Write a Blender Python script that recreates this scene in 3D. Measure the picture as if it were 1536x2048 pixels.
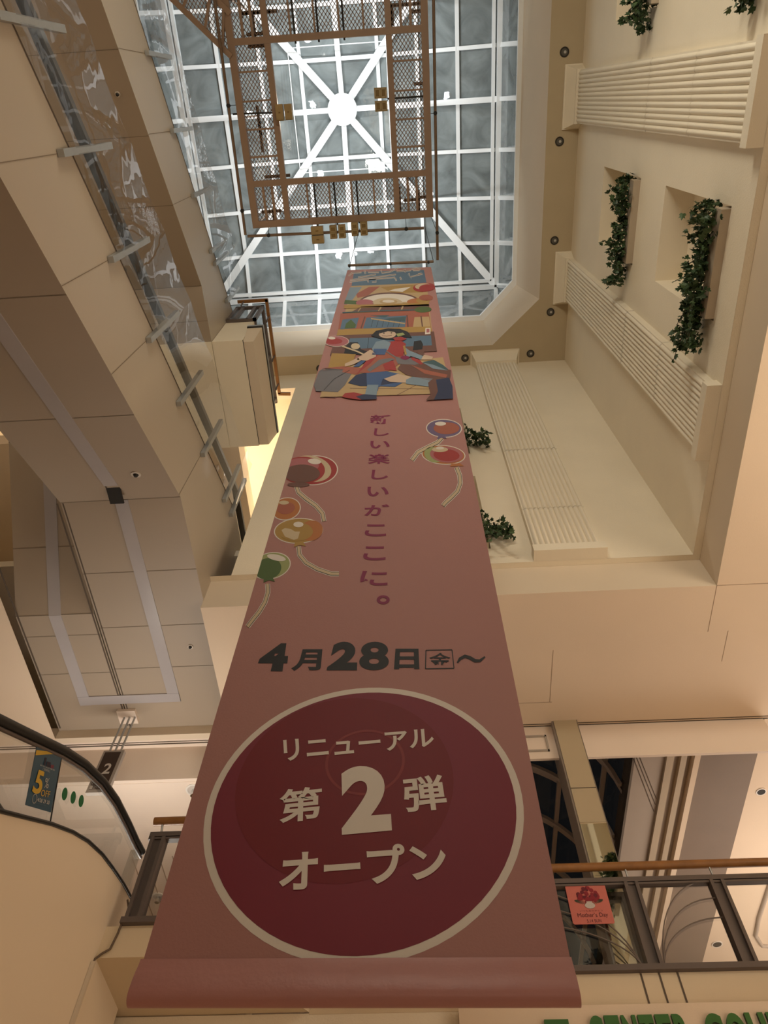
import bpy, bmesh, math, random
from mathutils import Vector, Matrix

for o in list(bpy.data.objects):
    bpy.data.objects.remove(o)
S = bpy.context.scene
COL = S.collection
random.seed(7)

# ------------------------------------------------------------------ camera
FPX = 1464.319
R_ = ((0.99808399, 0.06085155, 0.01119977),
      (-0.04760314, 0.87083416, -0.4892666),
      (-0.03952577, 0.48779602, 0.87206236))      # rows: image right, image down, view direction
EYE = Vector((0, 0, 1.6))
cam_d = bpy.data.cameras.new('camera')
cam_d.sensor_width = 36
cam_d.lens = FPX / 2048 * 36
cam_d.clip_start = 0.05
cam_d.clip_end = 200
cam = bpy.data.objects.new('camera', cam_d)
COL.objects.link(cam)
xr, yd, zf = (Vector(r) for r in R_)
m = Matrix((xr, -yd, -zf)).transposed().to_4x4()
m.translation = EYE
cam.matrix_world = m
S.camera = cam

# ------------------------------------------------------------------ world, exposure
S.view_settings.view_transform = 'Standard'
S.view_settings.look = 'None'
S.view_settings.exposure = 0.0
S.view_settings.gamma = 1
S.view_settings.use_curve_mapping = False
W = bpy.data.worlds.new('night_sky')
S.world = W
W.use_nodes = True
W.node_tree.nodes['Background'].inputs[0].default_value = (0.05, 0.055, 0.06, 1)
W.node_tree.nodes['Background'].inputs[1].default_value = 0.15
S.cycles.max_bounces = 10
S.cycles.diffuse_bounces = 5
S.cycles.transparent_max_bounces = 16
S.cycles.sample_clamp_indirect = 6
S.cycles.caustics_reflective = False
S.cycles.caustics_refractive = False


def area(name, loc, target, sx, sy, power, color, spread=180):
    l = bpy.data.lights.new(name, 'AREA')
    l.shape = 'RECTANGLE'
    l.size, l.size_y, l.energy, l.color = sx, sy, power, color
    l.spread = math.radians(spread)
    o = bpy.data.objects.new(name, l)
    COL.objects.link(o)
    o.location = loc
    d = Vector(target) - Vector(loc)
    o.rotation_euler = d.to_track_quat('-Z', 'Y').to_euler()
    return o


WARM = (1.0, 0.86, 0.66)
WARM2 = (1.0, 0.86, 0.72)
COOL = (0.90, 0.97, 1.0)
# added fill lights, unseen at ground level, throwing light up into the void
area('court_fill_entrance', (1.2, -9.5, 2.2), (1.6, 5.3, 13.5), 5, 2.2, 70, WARM, 80)
area('court_fill_side', (7.5, 1.0, 2.0), (-1.0, 3.0, 9.0), 6, 2.5, 165, (1.0, 0.77, 0.60))
area('court_fill_low', (6.0, 4.0, 1.5), (-3.0, 4.5, 4.0), 3.0, 2.0, 25, WARM)
# added unseen fills aimed up at the second-floor ceilings and the escalator landing
area('ceiling_fill_far_right', (6.6, 11.0, 6.2), (6.0, 10.5, 9.0), 3, 6, 215, (1.0, 0.87, 0.76))
area('ceiling_fill_side', (6.8, 2.0, 6.0), (6.0, 2.5, 9.0), 3, 6, 340, (1.0, 0.87, 0.69))
area('escalator_well_fill', (-3.7, 7.3, 5.95), (-3.6, 5.4, 9.1), 1.4, 1.0, 135, (1.0, 0.93, 0.84))
# added unseen fills at third-floor height to lift the upper walls
area('upper_wall_fill', (-8.3, 0.5, 10.6), (3.5, 1.2, 13.0), 2.0, 4.0, 70, (1.0, 0.80, 0.55))
area('upper_wall_fill_front', (0.2, -4.8, 9.9), (3.5, 2.8, 13.0), 3.0, 1.0, 285, (1.0, 0.94, 0.78))
# lit room behind the escalator landings on the upper floors
area('landing_room_light', (-4.4, 7.2, 16.6), (-4.4, 7.0, 12.0), 2.0, 2.0, 290, (1.0, 0.97, 0.90))


# ------------------------------------------------------------------ helpers
def at(px, py, ax, val):
    """point on the plane (axis ax = val) seen at this place of the photograph"""
    d = xr * ((px - 768) / FPX) + yd * ((py - 1024) / FPX) + zf
    return EYE + d * ((val - EYE[ax]) / d[ax])


MATS = {}


def mat(name, rgb, rough=0.6, metal=0.0, spec=0.4, noise=0.06, nscale=3.0, bump=0.0, bscale=40.0, emit=0.0):
    if name in MATS:
        return MATS[name]
    M = bpy.data.materials.new(name)
    M.use_nodes = True
    nt = M.node_tree
    b = nt.nodes['Principled BSDF']
    b.inputs['Roughness'].default_value = rough
    b.inputs['Metallic'].default_value = metal
    b.inputs['Specular IOR Level'].default_value = spec
    tc = nt.nodes.new('ShaderNodeTexCoord')
    nz = nt.nodes.new('ShaderNodeTexNoise')
    nz.inputs['Scale'].default_value = nscale
    nz.inputs['Detail'].default_value = 3
    nt.links.new(tc.outputs['Object'], nz.inputs['Vector'])
    mx = nt.nodes.new('ShaderNodeMix')
    mx.data_type = 'RGBA'
    mx.inputs['A'].default_value = tuple(c * (1 - noise) for c in rgb) + (1,)
    mx.inputs['B'].default_value = tuple(min(1, c * (1 + noise)) for c in rgb) + (1,)
    nt.links.new(nz.outputs['Fac'], mx.inputs['Factor'])
    nt.links.new(mx.outputs['Result'], b.inputs['Base Color'])
    if bump:
        n2 = nt.nodes.new('ShaderNodeTexNoise')
        n2.inputs['Scale'].default_value = bscale
        n2.inputs['Detail'].default_value = 2
        nt.links.new(tc.outputs['Object'], n2.inputs['Vector'])
        bp = nt.nodes.new('ShaderNodeBump')
        bp.inputs['Strength'].default_value = bump
        bp.inputs['Distance'].default_value = 0.02
        nt.links.new(n2.outputs['Fac'], bp.inputs['Height'])
        nt.links.new(bp.outputs['Normal'], b.inputs['Normal'])
    if emit:
        b.inputs['Emission Color'].default_value = tuple(rgb) + (1,)
        b.inputs['Emission Strength'].default_value = emit
    MATS[name] = M
    return M


def glass(name, tint, gloss=0.12, film=None, film_amt=0.0, rough=0.02, bump=0.0, bscale=4.0, fres=0.55):
    """thin sheet: clear transmission + mirror reflection + a film of dirt with stains"""
    M = bpy.data.materials.new(name)
    M.use_nodes = True
    nt = M.node_tree
    nt.nodes.remove(nt.nodes['Principled BSDF'])
    out = nt.nodes['Material Output']
    tr = nt.nodes.new('ShaderNodeBsdfTransparent')
    tr.inputs[0].default_value = tint + (1,)
    gl = nt.nodes.new('ShaderNodeBsdfGlossy')
    gl.inputs['Roughness'].default_value = rough
    gl.inputs['Color'].default_value = (0.95, 0.97, 1, 1)
    lw = nt.nodes.new('ShaderNodeLayerWeight')
    lw.inputs[0].default_value = 0.35
    mm = nt.nodes.new('ShaderNodeMath')
    mm.operation = 'MULTIPLY_ADD'
    mm.inputs[1].default_value = fres
    mm.inputs[2].default_value = gloss
    nt.links.new(lw.outputs['Fresnel'], mm.inputs[0])
    mix = nt.nodes.new('ShaderNodeMixShader')
    last = tr.outputs[0]
    tc = nt.nodes.new('ShaderNodeTexCoord')
    if film:
        df = nt.nodes.new('ShaderNodeBsdfDiffuse')
        df.inputs[0].default_value = film + (1,)
        nz = nt.nodes.new('ShaderNodeTexNoise')
        nz.inputs['Scale'].default_value = 1.6
        nz.inputs['Detail'].default_value = 6
        nz.inputs['Distortion'].default_value = 1.2
        nt.links.new(tc.outputs['Object'], nz.inputs['Vector'])
        rp = nt.nodes.new('ShaderNodeMapRange')
        rp.inputs['From Min'].default_value = 0.3
        rp.inputs['From Max'].default_value = 0.7
        rp.inputs['To Min'].default_value = film_amt * 0.65
        rp.inputs['To Max'].default_value = min(1, film_amt * 1.3)
        nt.links.new(nz.outputs['Fac'], rp.inputs['Value'])
        m0 = nt.nodes.new('ShaderNodeMixShader')
        nt.links.new(rp.outputs['Result'], m0.inputs[0])
        nt.links.new(last, m0.inputs[1])
        nt.links.new(df.outputs[0], m0.inputs[2])
        last = m0.outputs[0]
    if bump:
        n2 = nt.nodes.new('ShaderNodeTexNoise')
        n2.inputs['Scale'].default_value = bscale
        n2.inputs['Detail'].default_value = 3
        nt.links.new(tc.outputs['Object'], n2.inputs['Vector'])
        bp = nt.nodes.new('ShaderNodeBump')
        bp.inputs['Strength'].default_value = bump
        bp.inputs['Distance'].default_value = 0.1
        nt.links.new(n2.outputs['Fac'], bp.inputs['Height'])
        nt.links.new(bp.outputs['Normal'], gl.inputs['Normal'])
    nt.links.new(mm.outputs[0], mix.inputs[0])
    nt.links.new(last, mix.inputs[1])
    nt.links.new(gl.outputs[0], mix.inputs[2])
    nt.links.new(mix.outputs[0], out.inputs[0])
    MATS[name] = M
    return M


V = Vector


class MB:
    """collects shapes and links them as one mesh object"""

    def __init__(self):
        self.v, self.f, self.mi, self.sm = [], [], [], []

    def add(self, verts, faces, mi=0, smooth=False):
        b = len(self.v)
        self.v += [tuple(v) for v in verts]
        for f in faces:
            self.f.append(tuple(i + b for i in f))
            self.mi.append(mi)
            self.sm.append(smooth)
        return self

    def quad(self, a, b, c, d, mi=0):
        return self.add((a, b, c, d), ((0, 1, 2, 3),), mi)

    def poly(self, pts, mi=0):
        return self.add(pts, (tuple(range(len(pts))),), mi)

    def box(self, lo, hi, mi=0):
        x0, y0, z0 = lo
        x1, y1, z1 = hi
        v = [(x, y, z) for z in (z0, z1) for y in (y0, y1) for x in (x0, x1)]
        return self.add(v, ((0, 2, 3, 1), (4, 5, 7, 6), (0, 1, 5, 4), (2, 6, 7, 3), (0, 4, 6, 2), (1, 3, 7, 5)), mi)

    def hexa(self, bot, top, mi=0):
        return self.add(list(bot) + list(top), ((3, 2, 1, 0), (4, 5, 6, 7), (0, 1, 5, 4), (1, 2, 6, 5), (2, 3, 7, 6), (3, 0, 4, 7)), mi)

    def prism(self, pts, ext, mi=0):
        n = len(pts)
        ext = V(ext)
        a = [V(p) for p in pts]
        b = [p + ext for p in a]
        fs = [tuple(range(n))[::-1], tuple(range(n, 2 * n))]
        fs += [(i, (i + 1) % n, n + (i + 1) % n, n + i) for i in range(n)]
        return self.add(a + b, fs, mi)

    def beam(self, p, q, w, h, up=(0, 0, 1), mi=0):
        p, q, up = V(p), V(q), V(up)
        d = (q - p).normalized()
        s = d.cross(up)
        if s.length < 1e-4:
            s = d.cross(V((1, 0, 0)))
        s.normalize()
        u = s.cross(d)
        s *= w / 2
        u *= h / 2
        c = [-s - u, s - u, s + u, -s + u]
        return self.hexa([p + k for k in c], [q + k for k in c], mi)

    def tube(self, path, r, n=8, mi=0, cap=True):
        path = [V(p) for p in path]
        rings = []
        for i, p in enumerate(path):
            d = (path[min(i + 1, len(path) - 1)] - path[max(i - 1, 0)]).normalized()
            a = d.cross(V((0, 0, 1)))
            if a.length < 1e-3:
                a = d.cross(V((1, 0, 0)))
            a.normalize()
            b = d.cross(a)
            rr = r[i] if isinstance(r, (list, tuple)) else r
            rings.append([p + (a * math.cos(t) + b * math.sin(t)) * rr for t in (2 * math.pi * k / n for k in range(n))])
        v = [x for ring in rings for x in ring]
        f = []
        for i in range(len(path) - 1):
            for k in range(n):
                f.append((i * n + k, i * n + (k + 1) % n, (i + 1) * n + (k + 1) % n, (i + 1) * n + k))
        self.add(v, f, mi, True)
        if cap:
            self.poly(rings[0][::-1], mi)
            self.poly(rings[-1], mi)
        return self

    def disc(self, c, r, nrm=(0, 0, -1), n=20, mi=0, r2=None):
        c, nrm = V(c), V(nrm).normalized()
        a = nrm.orthogonal().normalized()
        b = nrm.cross(a)
        o = [c + (a * math.cos(t) + b * math.sin(t)) * r for t in (2 * math.pi * k / n for k in range(n))]
        if r2 is None:
            return self.poly(o, mi)
        i_ = [c + (a * math.cos(t) + b * math.sin(t)) * r2 for t in (2 * math.pi * k / n for k in range(n))]
        return self.add(o + i_, [(k, (k + 1) % n, n + (k + 1) % n, n + k) for k in range(n)], mi)

    def cyl(self, c, r, h, n=20, mi=0):
        c = V(c)
        return self.tube([c, c + V((0, 0, h))], r, n, mi)

    def build(self, name, mats, parent=None, recalc=False):
        me = bpy.data.meshes.new(name)
        me.from_pydata(self.v, [], self.f)
        if not isinstance(mats, (list, tuple)):
            mats = [mats]
        for k in mats:
            me.materials.append(k)
        me.polygons.foreach_set('material_index', self.mi)
        me.polygons.foreach_set('use_smooth', self.sm)
        if recalc:
            bm = bmesh.new()
            bm.from_mesh(me)
            bmesh.ops.recalc_face_normals(bm, faces=bm.faces)
            bm.to_mesh(me)
            bm.free()
        me.update()
        o = bpy.data.objects.new(name, me)
        COL.objects.link(o)
        if parent:
            o.parent = parent
            o.matrix_parent_inverse = Matrix.Translation(-parent.location)
        return o


def tag(o, label, cat, group=None):
    o['label'] = label
    o['category'] = cat
    if group:
        o['group'] = group
    return o


def thing(name, loc, label, cat, group=None):
    o = bpy.data.objects.new(name, None)
    o.empty_display_size = 0.2
    o.location = loc
    COL.objects.link(o)
    return tag(o, label, cat, group)


def struct(o, label=None):
    o['kind'] = 'structure'
    if label:
        o['label'] = label
    return o


def copy_thing(src, offset, label, group=None):
    r = src.copy()
    COL.objects.link(r)
    r.location = src.location + V(offset)
    r['label'] = label
    if group:
        r['group'] = group
    for ch in list(src.children):
        c = ch.copy()
        COL.objects.link(c)
        c.parent = r
        for g in ch.children:
            d = g.copy()
            COL.objects.link(d)
            d.parent = c
    return r


def glyphs(mb, text, quad, mi, bold=0.0, lift=(0, 0, 0), extrude=0.0, mi_side=None):
    """writes text into the quad TL, TR, BR, BL (points of space)"""
    c = bpy.data.curves.new('lettering', 'FONT')
    c.body = text
    c.offset = bold
    c.resolution_u = 6
    o = bpy.data.objects.new('lettering', c)
    COL.objects.link(o)
    dg = bpy.context.evaluated_depsgraph_get()
    me = bpy.data.meshes.new_from_object(o.evaluated_get(dg))
    vs = [v.co.copy() for v in me.vertices]
    fs = [tuple(p.vertices) for p in me.polygons]
    x0, x1 = min(v.x for v in vs), max(v.x for v in vs)
    y0, y1 = min(v.y for v in vs), max(v.y for v in vs)
    bpy.data.objects.remove(o)
    bpy.data.curves.remove(c)
    bpy.data.meshes.remove(me)
    tl, tr, br, bl = (V(q) for q in quad)
    lift = V(lift)
    out = []
    for v in vs:
        s, t = (v.x - x0) / max(x1 - x0, 1e-6), (v.y - y0) / max(y1 - y0, 1e-6)
        out.append(bl * (1 - s) * (1 - t) + br * s * (1 - t) + tl * (1 - s) * t + tr * s * t + lift)
    mb.add(out, fs, mi)
    if extrude:
        e = lift.normalized() * extrude
        # side walls along the open edges of the letter outline
        cnt = {}
        for f in fs:
            for a, b in zip(f, f[1:] + f[:1]):
                cnt.setdefault((min(a, b), max(a, b)), []).append((a, b))
        for k, l in cnt.items():
            if len(l) == 1:
                a, b = l[0]
                mb.quad(out[a], out[b], out[b] - e, out[a] - e, mi if mi_side is None else mi_side)


# ------------------------------------------------------------------ materials
CREAM = mat('cream_wall_paint', (0.80, 0.71, 0.56), 0.75, noise=0.07, nscale=1.2, bump=0.15, bscale=60)
CEILU = mat('tan_ceiling_paint', (0.47, 0.38, 0.25), 0.75, noise=0.04)
SOFFIT = mat('cream_soffit_paint', (0.70, 0.56, 0.42), 0.75, noise=0.05, nscale=0.9, bump=0.06, bscale=60)
PINKISH = mat('pale_pink_ceiling_paint', (0.74, 0.62, 0.52), 0.75, noise=0.05, nscale=0.8)
BAND = mat('cream_band_paint', (0.66, 0.55, 0.42), 0.75, noise=0.05, nscale=1.0)
TAUPE = mat('taupe_ceiling_paint', (0.40, 0.33, 0.27), 0.7, noise=0.04)
WHITE = mat('white_steel_paint', (0.86, 0.87, 0.87), 0.45, noise=0.03)
PILA = mat('cream_pilaster_paint', (0.78, 0.70, 0.56), 0.75, noise=0.05, nscale=2, bump=0.12, bscale=70)
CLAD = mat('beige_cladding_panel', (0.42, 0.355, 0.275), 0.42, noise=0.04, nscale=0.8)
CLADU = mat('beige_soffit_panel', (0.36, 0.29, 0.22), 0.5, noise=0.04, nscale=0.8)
SEAM = mat('dark_joint', (0.10, 0.075, 0.055), 0.9)
FAINT = mat('faint_joint', (0.21, 0.165, 0.12), 0.9)
STRIP = mat('grey_light_diffuser', (0.40, 0.37, 0.37), 0.25, noise=0.08, nscale=2)
BROWN = mat('brown_painted_steel', (0.30, 0.20, 0.14), 0.55, noise=0.1)
DBROWN = mat('dark_brown_frame', (0.11, 0.085, 0.075), 0.45)
GREYST = mat('brushed_grey_steel', (0.42, 0.43, 0.43), 0.4, metal=0.6, noise=0.08, nscale=12)
BLACK = mat('black_rubber', (0.012, 0.012, 0.012), 0.4)
DARK = mat('dark_void', (0.02, 0.018, 0.016), 0.7)
WOOD = mat('varnished_wood', (0.26, 0.115, 0.035), 0.35, noise=0.35, nscale=9)
GOLD = mat('gold_brown_casing', (0.34, 0.24, 0.11), 0.5, noise=0.1)
TILE = mat('pale_floor_tile', (0.62, 0.55, 0.46), 0.35, noise=0.05)
LEAF = mat('dark_green_ivy', (0.030, 0.060, 0.022), 0.5, noise=0.5, nscale=9)
LEAF2 = mat('mid_green_ivy', (0.055, 0.095, 0.035), 0.5, noise=0.4, nscale=9)
STEM = mat('brown_ivy_stem', (0.07, 0.05, 0.03), 0.8)
TROUGH = mat('beige_planter_box', (0.42, 0.34, 0.25), 0.6)
CHROME = mat('chrome', (0.7, 0.7, 0.7), 0.15, metal=1.0)
SKYGLASS = glass('skylight_glass', (0.55, 0.62, 0.62), 0.03, film=(0.44, 0.49, 0.49), film_amt=0.46, rough=0.02, bump=0.02, fres=0.15)
ACRYLIC = glass('clear_acrylic_guard', (0.92, 0.91, 0.90), 0.05, rough=0.015, bump=0.10, bscale=1.1, film=(0.6, 0.57, 0.54), film_amt=0.045, fres=0.46)
CLEAR = glass('clear_glass', (0.92, 0.93, 0.92), 0.05, rough=0.0)
VGLASS = glass('vault_glass', (0.5, 0.5, 0.5), 0.02, film=(0.08, 0.07, 0.06), film_amt=0.12, fres=0.10)
MIRROR = mat('mirror', (0.82, 0.79, 0.68), 0.02, metal=1.0, noise=0.0)
BRASS = mat('satin_beige_panel', (0.46, 0.38, 0.26), 0.35, metal=0.15, noise=0.03)

# ------------------------------------------------------------------ floor and outer shell
XR, YB, XL = 3.57, 5.31, -9.0          # void walls
YN = -5.05                             # wall on the near side of the void
ZS, ZW, ZT, ZF = 9.0, 9.585, 17.7, 19.4   # soffit, foot of the upper walls, upper ceiling, skylight frame
Z2 = 5.64                              # second floor
YL2, YR2 = 6.46, 7.42                  # its edges: beside the escalator, and along the far side
struct(MB().box((-11, -11, -0.2), (11, 20, 0)).build('floor', TILE))
struct(MB().box((XL - 0.2, -11, 0), (XL, 20, 17.7)).build('wall_left', CREAM))
struct(MB().box((10.5, -11, 0), (10.7, 20, 9.2)).build('wall_far_right', CREAM))
struct(MB().box((XL, -11.2, 0), (10.5, -11, 9.2)).build('wall_far_front', CREAM))
struct(MB().box((XL, 18, 0), (10.5, 18.2, 11)).build('wall_far_back', CREAM))


def wall_with_niches(name, axis, val, a0, a1, z0, z1, niches, depth, m_):
    """wall in the plane axis=val facing the void, with recessed boxes; niches: (a, a, z, z)"""
    sgn = 1 if val > 0 else -1
    mb = MB()

    def p(a, z, d=0.0):
        return (val + d * sgn, a, z) if axis == 0 else (a, val + d * sgn, z)
    as_ = sorted({a0, a1, *[n[0] for n in niches], *[n[1] for n in niches]})
    zs = sorted({z0, z1, *[n[2] for n in niches], *[n[3] for n in niches]})
    for i in range(len(as_) - 1):
        for j in range(len(zs) - 1):
            ca, cz = (as_[i] + as_[i + 1]) / 2, (zs[j] + zs[j + 1]) / 2
            if any(n[0] < ca < n[1] and n[2] < cz < n[3] for n in niches):
                continue
            mb.quad(p(as_[i], zs[j]), p(as_[i + 1], zs[j]), p(as_[i + 1], zs[j + 1]), p(as_[i], zs[j + 1]))
    for b0, b1, c0, c1 in niches:
        mb.quad(p(b0, c0, depth), p(b1, c0, depth), p(b1, c1, depth), p(b0, c1, depth))
        for q0, q1 in (((b0, c0), (b1, c0)), ((b1, c0), (b1, c1)), ((b1, c1), (b0, c1)), ((b0, c1), (b0, c0))):
            mb.quad(p(*q0), p(*q1), p(*q1, depth), p(*q0, depth))
    t = depth + 0.1
    mb.quad(p(a0, z0, t), p(a1, z0, t), p(a1, z1, t), p(a0, z1, t))
    for q0, q1 in (((a0, z0), (a1, z0)), ((a1, z0), (a1, z1)), ((a1, z1), (a0, z1)), ((a0, z1), (a0, z0))):
        mb.quad(p(*q0), p(*q1), p(*q1, t), p(*q0, t))
    return struct(mb.build(name, m_))


NU, NL = (13.4, 15.55), (10.1, 12.28)   # upper and lower niche row
NR = ((1.2, 2.44), (-2.14, -0.89))
wall_with_niches('wall_right', 0, XR, YN, YB, ZW, ZT, [(a, b, *z) for a, b in NR for z in (NU, NL)], 0.4, CREAM)
NBK = (-0.22, 1.02)
wall_with_niches('wall_back', 1, YB, -2.43, XR, ZW, ZT, [(*NBK, 13.0, 15.1), (*NBK, 9.95, 12.13)], 0.4, CREAM)
struct(MB().box((XL, YN - 0.2, ZW), (XR, YN, ZT)).build('wall_front', CREAM))
# header and lit room beyond the left end of the back wall
struct(MB().box((XL, YB, 16.82), (-2.43, YB + 0.25, ZT)).build('wall_header', CREAM))
ROOM = mat('cream_room_paint', (0.76, 0.67, 0.50), 0.7, noise=0.04)
mb = MB()
mb.box((XL, 9.2, ZS), (-1.9, 9.4, ZT)).box((-2.43, YB + 0.5, 10.9), (-2.25, 9.2, ZT)).box((XL, YB + 0.25, 17.0), (-2.43, 9.2, 17.2))
struct(mb.build('wall_landing_room', ROOM))
struct(MB().box((XL, YB + 0.5, 10.85), (-2.43, 9.2, 11.0)).build('floor_third', TILE))
struct(MB().box((XL, YB, 14.5), (-3.3, 9.2, 14.95)).build('floor_fourth', SOFFIT))

# slab edge under the upper walls: soffit ring, overhang and fascia
XF, YF = 3.66, 5.39
mb = MB()
zo = ZW - .005
mb.quad((XR, YN, zo), (XF, YN, zo), (XF, YF, zo), (XR, YB, zo))
mb.quad((XR, YB, zo), (XF, YF, zo), (-2.75, YF, zo), (-2.75, YB, zo))
struct(mb.build('trim_overhang', CREAM))
mb = MB()
mb.box((XF, YN, ZS + .005), (XF + 0.3, YF + 0.3, ZW - .006)).box((-2.72, YF, ZS + .005), (XF - .001, YF + 0.3, ZW - .006))
struct(mb.build('trim_slab_edge', BAND))
mb = MB()
XC = 4.66                               # edge of the raised coffer
zt = ZS + 0.004
mb.box((XF, YN - 4, ZS), (10.5, YF, zt)).box((-2.72, YF, ZS), (XC, 7.65, zt)).box((XC, YF, ZS), (10.5, 18, zt))
mb.box((XL, -11, ZS), (-5.2, 7.65, zt))
struct(mb.build('ceiling_second', SOFFIT))
# hairline joints in the soffit
mb = MB()
mb.box((XF - 0.003, YF, ZS - 0.003), (XF + 0.003, 6.1, ZS)).box((XF, YF - 0.006, ZS - 0.003), (10.4, YF, ZS))
mb.box((1.2, 7.2, ZS - 0.003), (1.75, 7.206, ZS)).box((1.72, 6.3, ZS - 0.003), (1.726, 7.2, ZS)).box((XF + .25, 6.1, ZS - 0.003), (XF + .255, 6.6, ZS))
struct(mb.build('trim_soffit_joint', mat('fine_joint', (0.36, 0.26, 0.18), 0.9)))
# recess over the escalator well: far edge
struct(MB().box((-5.2, 7.55, ZS), (-2.72, 7.65, 9.3)).build('trim_recess_edge', BAND))
# downstand facing the void at the far side of the second floor
mb = MB()
mb.box((-2.95, 7.65, 8.435), (4.64, 7.69, 9.3)).box((XL, 7.8, 8.435), (-2.95, 7.86, 9.3)).box((XL, 7.65, ZS + .002), (-2.95, 7.8, 9.3))
struct(mb.build('trim_downstand', PINKISH))
mb = MB()
for yy, w in ((7.60, 0.012), (7.635, 0.02)):
    mb.box((2.1, yy, ZS - 0.004), (4.7, yy + w, ZS)).box((XL, yy + 0.08, ZS - 0.004), (-2.95, yy + 0.08 + w, ZS + .001)).box((1.2, yy, ZS - 0.004), (1.76, yy + w, ZS))
struct(mb.build('trim_shadow_gap', SEAM))
# the square outline on the downstand beside the banner
mb = MB()
for lo, hi in (((1.30, 7.63, 8.55), (1.66, 7.65, 8.575)), ((1.30, 7.63, 8.80), (1.66, 7.65, 8.825)), ((1.64, 7.63, 8.55), (1.665, 7.65, 8.825))):
    mb.box(lo, hi)
tag(mb.build('access_panel', mat('grey_panel_rim', (0.36, 0.31, 0.26), 0.6)), 'grey rimmed access panel on the downstand beside the banner', 'access panel')
# second-floor ceiling beyond, on the left
struct(MB().box((XL, 7.86, 8.43), (-0.95, 18, 8.6)).build('ceiling_gallery', PINKISH))
mb = MB()
for x in (-4.35, -4.15, -3.95, -3.75, -3.55, -3.35):
    mb.box((x, 9.4, 8.424), (x + 0.012, 17, 8.43))
struct(mb.build('trim_ceiling_groove', mat('fine_joint', (0.36, 0.26, 0.18), 0.9)))

# ceiling strips between the vault and the coffer on the right
XV, ZV = 2.89, 8.85                    # springing line of the glass vault
mb = MB()
x3 = [XV, 3.34, 3.44, 3.55, 3.63, 3.72, 3.80, XC]
mb.box((x3[0], 7.7, ZV), (x3[1], 18, ZV + 0.3), 0)
for i, (dz, mi) in enumerate(((-0.05, 1), (0.06, 0), (-0.02, 1), (0.06, 0), (-0.05, 2), )):
    mb.box((x3[i + 1], 7.7, ZV + dz), (x3[i + 2], 18, ZV + 0.3), mi)
mb.box((x3[6], 7.7, ZV + 0.10), (XC, 18, ZV + 0.3), 4)  # darker taupe gives this flush plane the shade of an unlit coffer
for q0, q1 in (((1267.7, 1518), (1307.7, 1623)), ((1272, 1512), (1310.5, 1609)), ((1278, 1511), (1312.4, 1597))):
    mb.beam(at(*q0, 2, ZV - .003), at(*q1, 2, ZV - .003), 0.010, 0.006, mi=3)
struct(mb.build('ceiling_coffer', [TAUPE, mat('tan_rib_paint', (0.46, 0.37, 0.27), 0.7), SOFFIT, SEAM, mat('shaded_taupe', (0.205, 0.155, 0.12), 0.7)]))
mb = MB()
loop = [(6.6, 9.2), (5.3, 13.5), (5.28, 14.0), (5.45, 14.5), (5.9, 14.6)]
mb.tube([(5.45, 8.8, ZS - .012), (5.42, 12.2, ZS - .012), (5.46, 12.7, ZS - .012), (5.62, 13.0, ZS - .012), (6.4, 13.15, ZS - .012)], 0.035, 8)
struct(mb.build('trim_ceiling_track', TAUPE))

# ------------------------------------------------------------------ glass vault over the far gallery
xc_, zc_, r_ = 0.98, 8.77, 1.91
vroot = thing('barrel_skylight', (xc_, 12, zc_), 'arched glass vault with grey glazing bars, dark with night, above the far gallery', 'skylight')
NA = 24
arc = [(xc_ + r_ * math.cos(t), zc_ + r_ * math.sin(t)) for t in (math.pi * k / NA for k in range(NA + 1))]
gl = MB()
for k in range(NA):
    (a, b), (c, d) = arc[k], arc[k + 1]
    gl.quad((a, 7.85, b), (c, 7.85, d), (c, 17, d), (a, 17, b))
gl.build('glazing', VGLASS, vroot)
VB = mat('taupe_glazing_bar', (0.36, 0.30, 0.26), 0.5)
for yy in (8.9, 10.05, 11.2, 12.35, 13.5, 14.65, 15.8):
    b = MB()
    for k in range(1, NA - 1):
        for dy, w, rr in ((0, 0.06, r_ - 0.05), (0.16, 0.05, r_ + 0.02)):
            pa, pb = ((xc_ + rr * math.cos(t), yy + dy, zc_ + rr * math.sin(t)) for t in (math.pi * k / NA, math.pi * (k + 1) / NA))
            b.beam(pa, pb, w, 0.07, up=(0, 1, 0))
    b.build('arched_rib', VB, vroot)
for t in (22, 48, 74, 106, 132, 158):
    t = math.radians(t)
    MB().beam((xc_ + (r_ - 0.02) * math.cos(t), 7.9, zc_ + (r_ - 0.02) * math.sin(t)), (xc_ + (r_ - 0.02) * math.cos(t), 17, zc_ + (r_ - 0.02) * math.sin(t)), 0.07, 0.06).build('purlin', VB, vroot)
MB().box((-1.05, 7.9, 8.6), (-0.93, 17, 8.87)).box((xc_ - r_, 16.9, 8.5), (xc_ + r_, 17.1, 11)).build('curb', TAUPE, vroot)

# ------------------------------------------------------------------ second-floor slab edge
SLAB = mat('tan_balcony_paint', (0.64, 0.52, 0.36), 0.7, noise=0.04)
mb = MB()
mb.box((-1.2, YR2, 5.28), (10.5, 18, Z2 - 0.056))
mb.box((XL, YL2, 5.30), (-1.88, 18, Z2 - 0.056))
mb.prism([(-1.88, YL2, 5.30), (-1.2, YR2, 5.30), (-1.88, YR2, 5.30)], (0, 0, 0.284))
struct(mb.build('floor_second', SLAB))
struct(MB().box((XL, YR2 + .005, 0), (10.5, YR2 + .2, 5.29)).build('wall_ground_back', CREAM))
mb = MB()
for x in (1.966, 2.139, 2.313):
    mb.box((x - 0.008, YR2 - .006, 5.28), (x + 0.008, YR2, Z2 - 0.06))
struct(mb.build('trim_fascia_groove', SEAM))
struct(MB().box((XF + 0.3, -8, 5.3), (10.5, YR2, Z2)).build('floor_gallery', CREAM))

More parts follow.
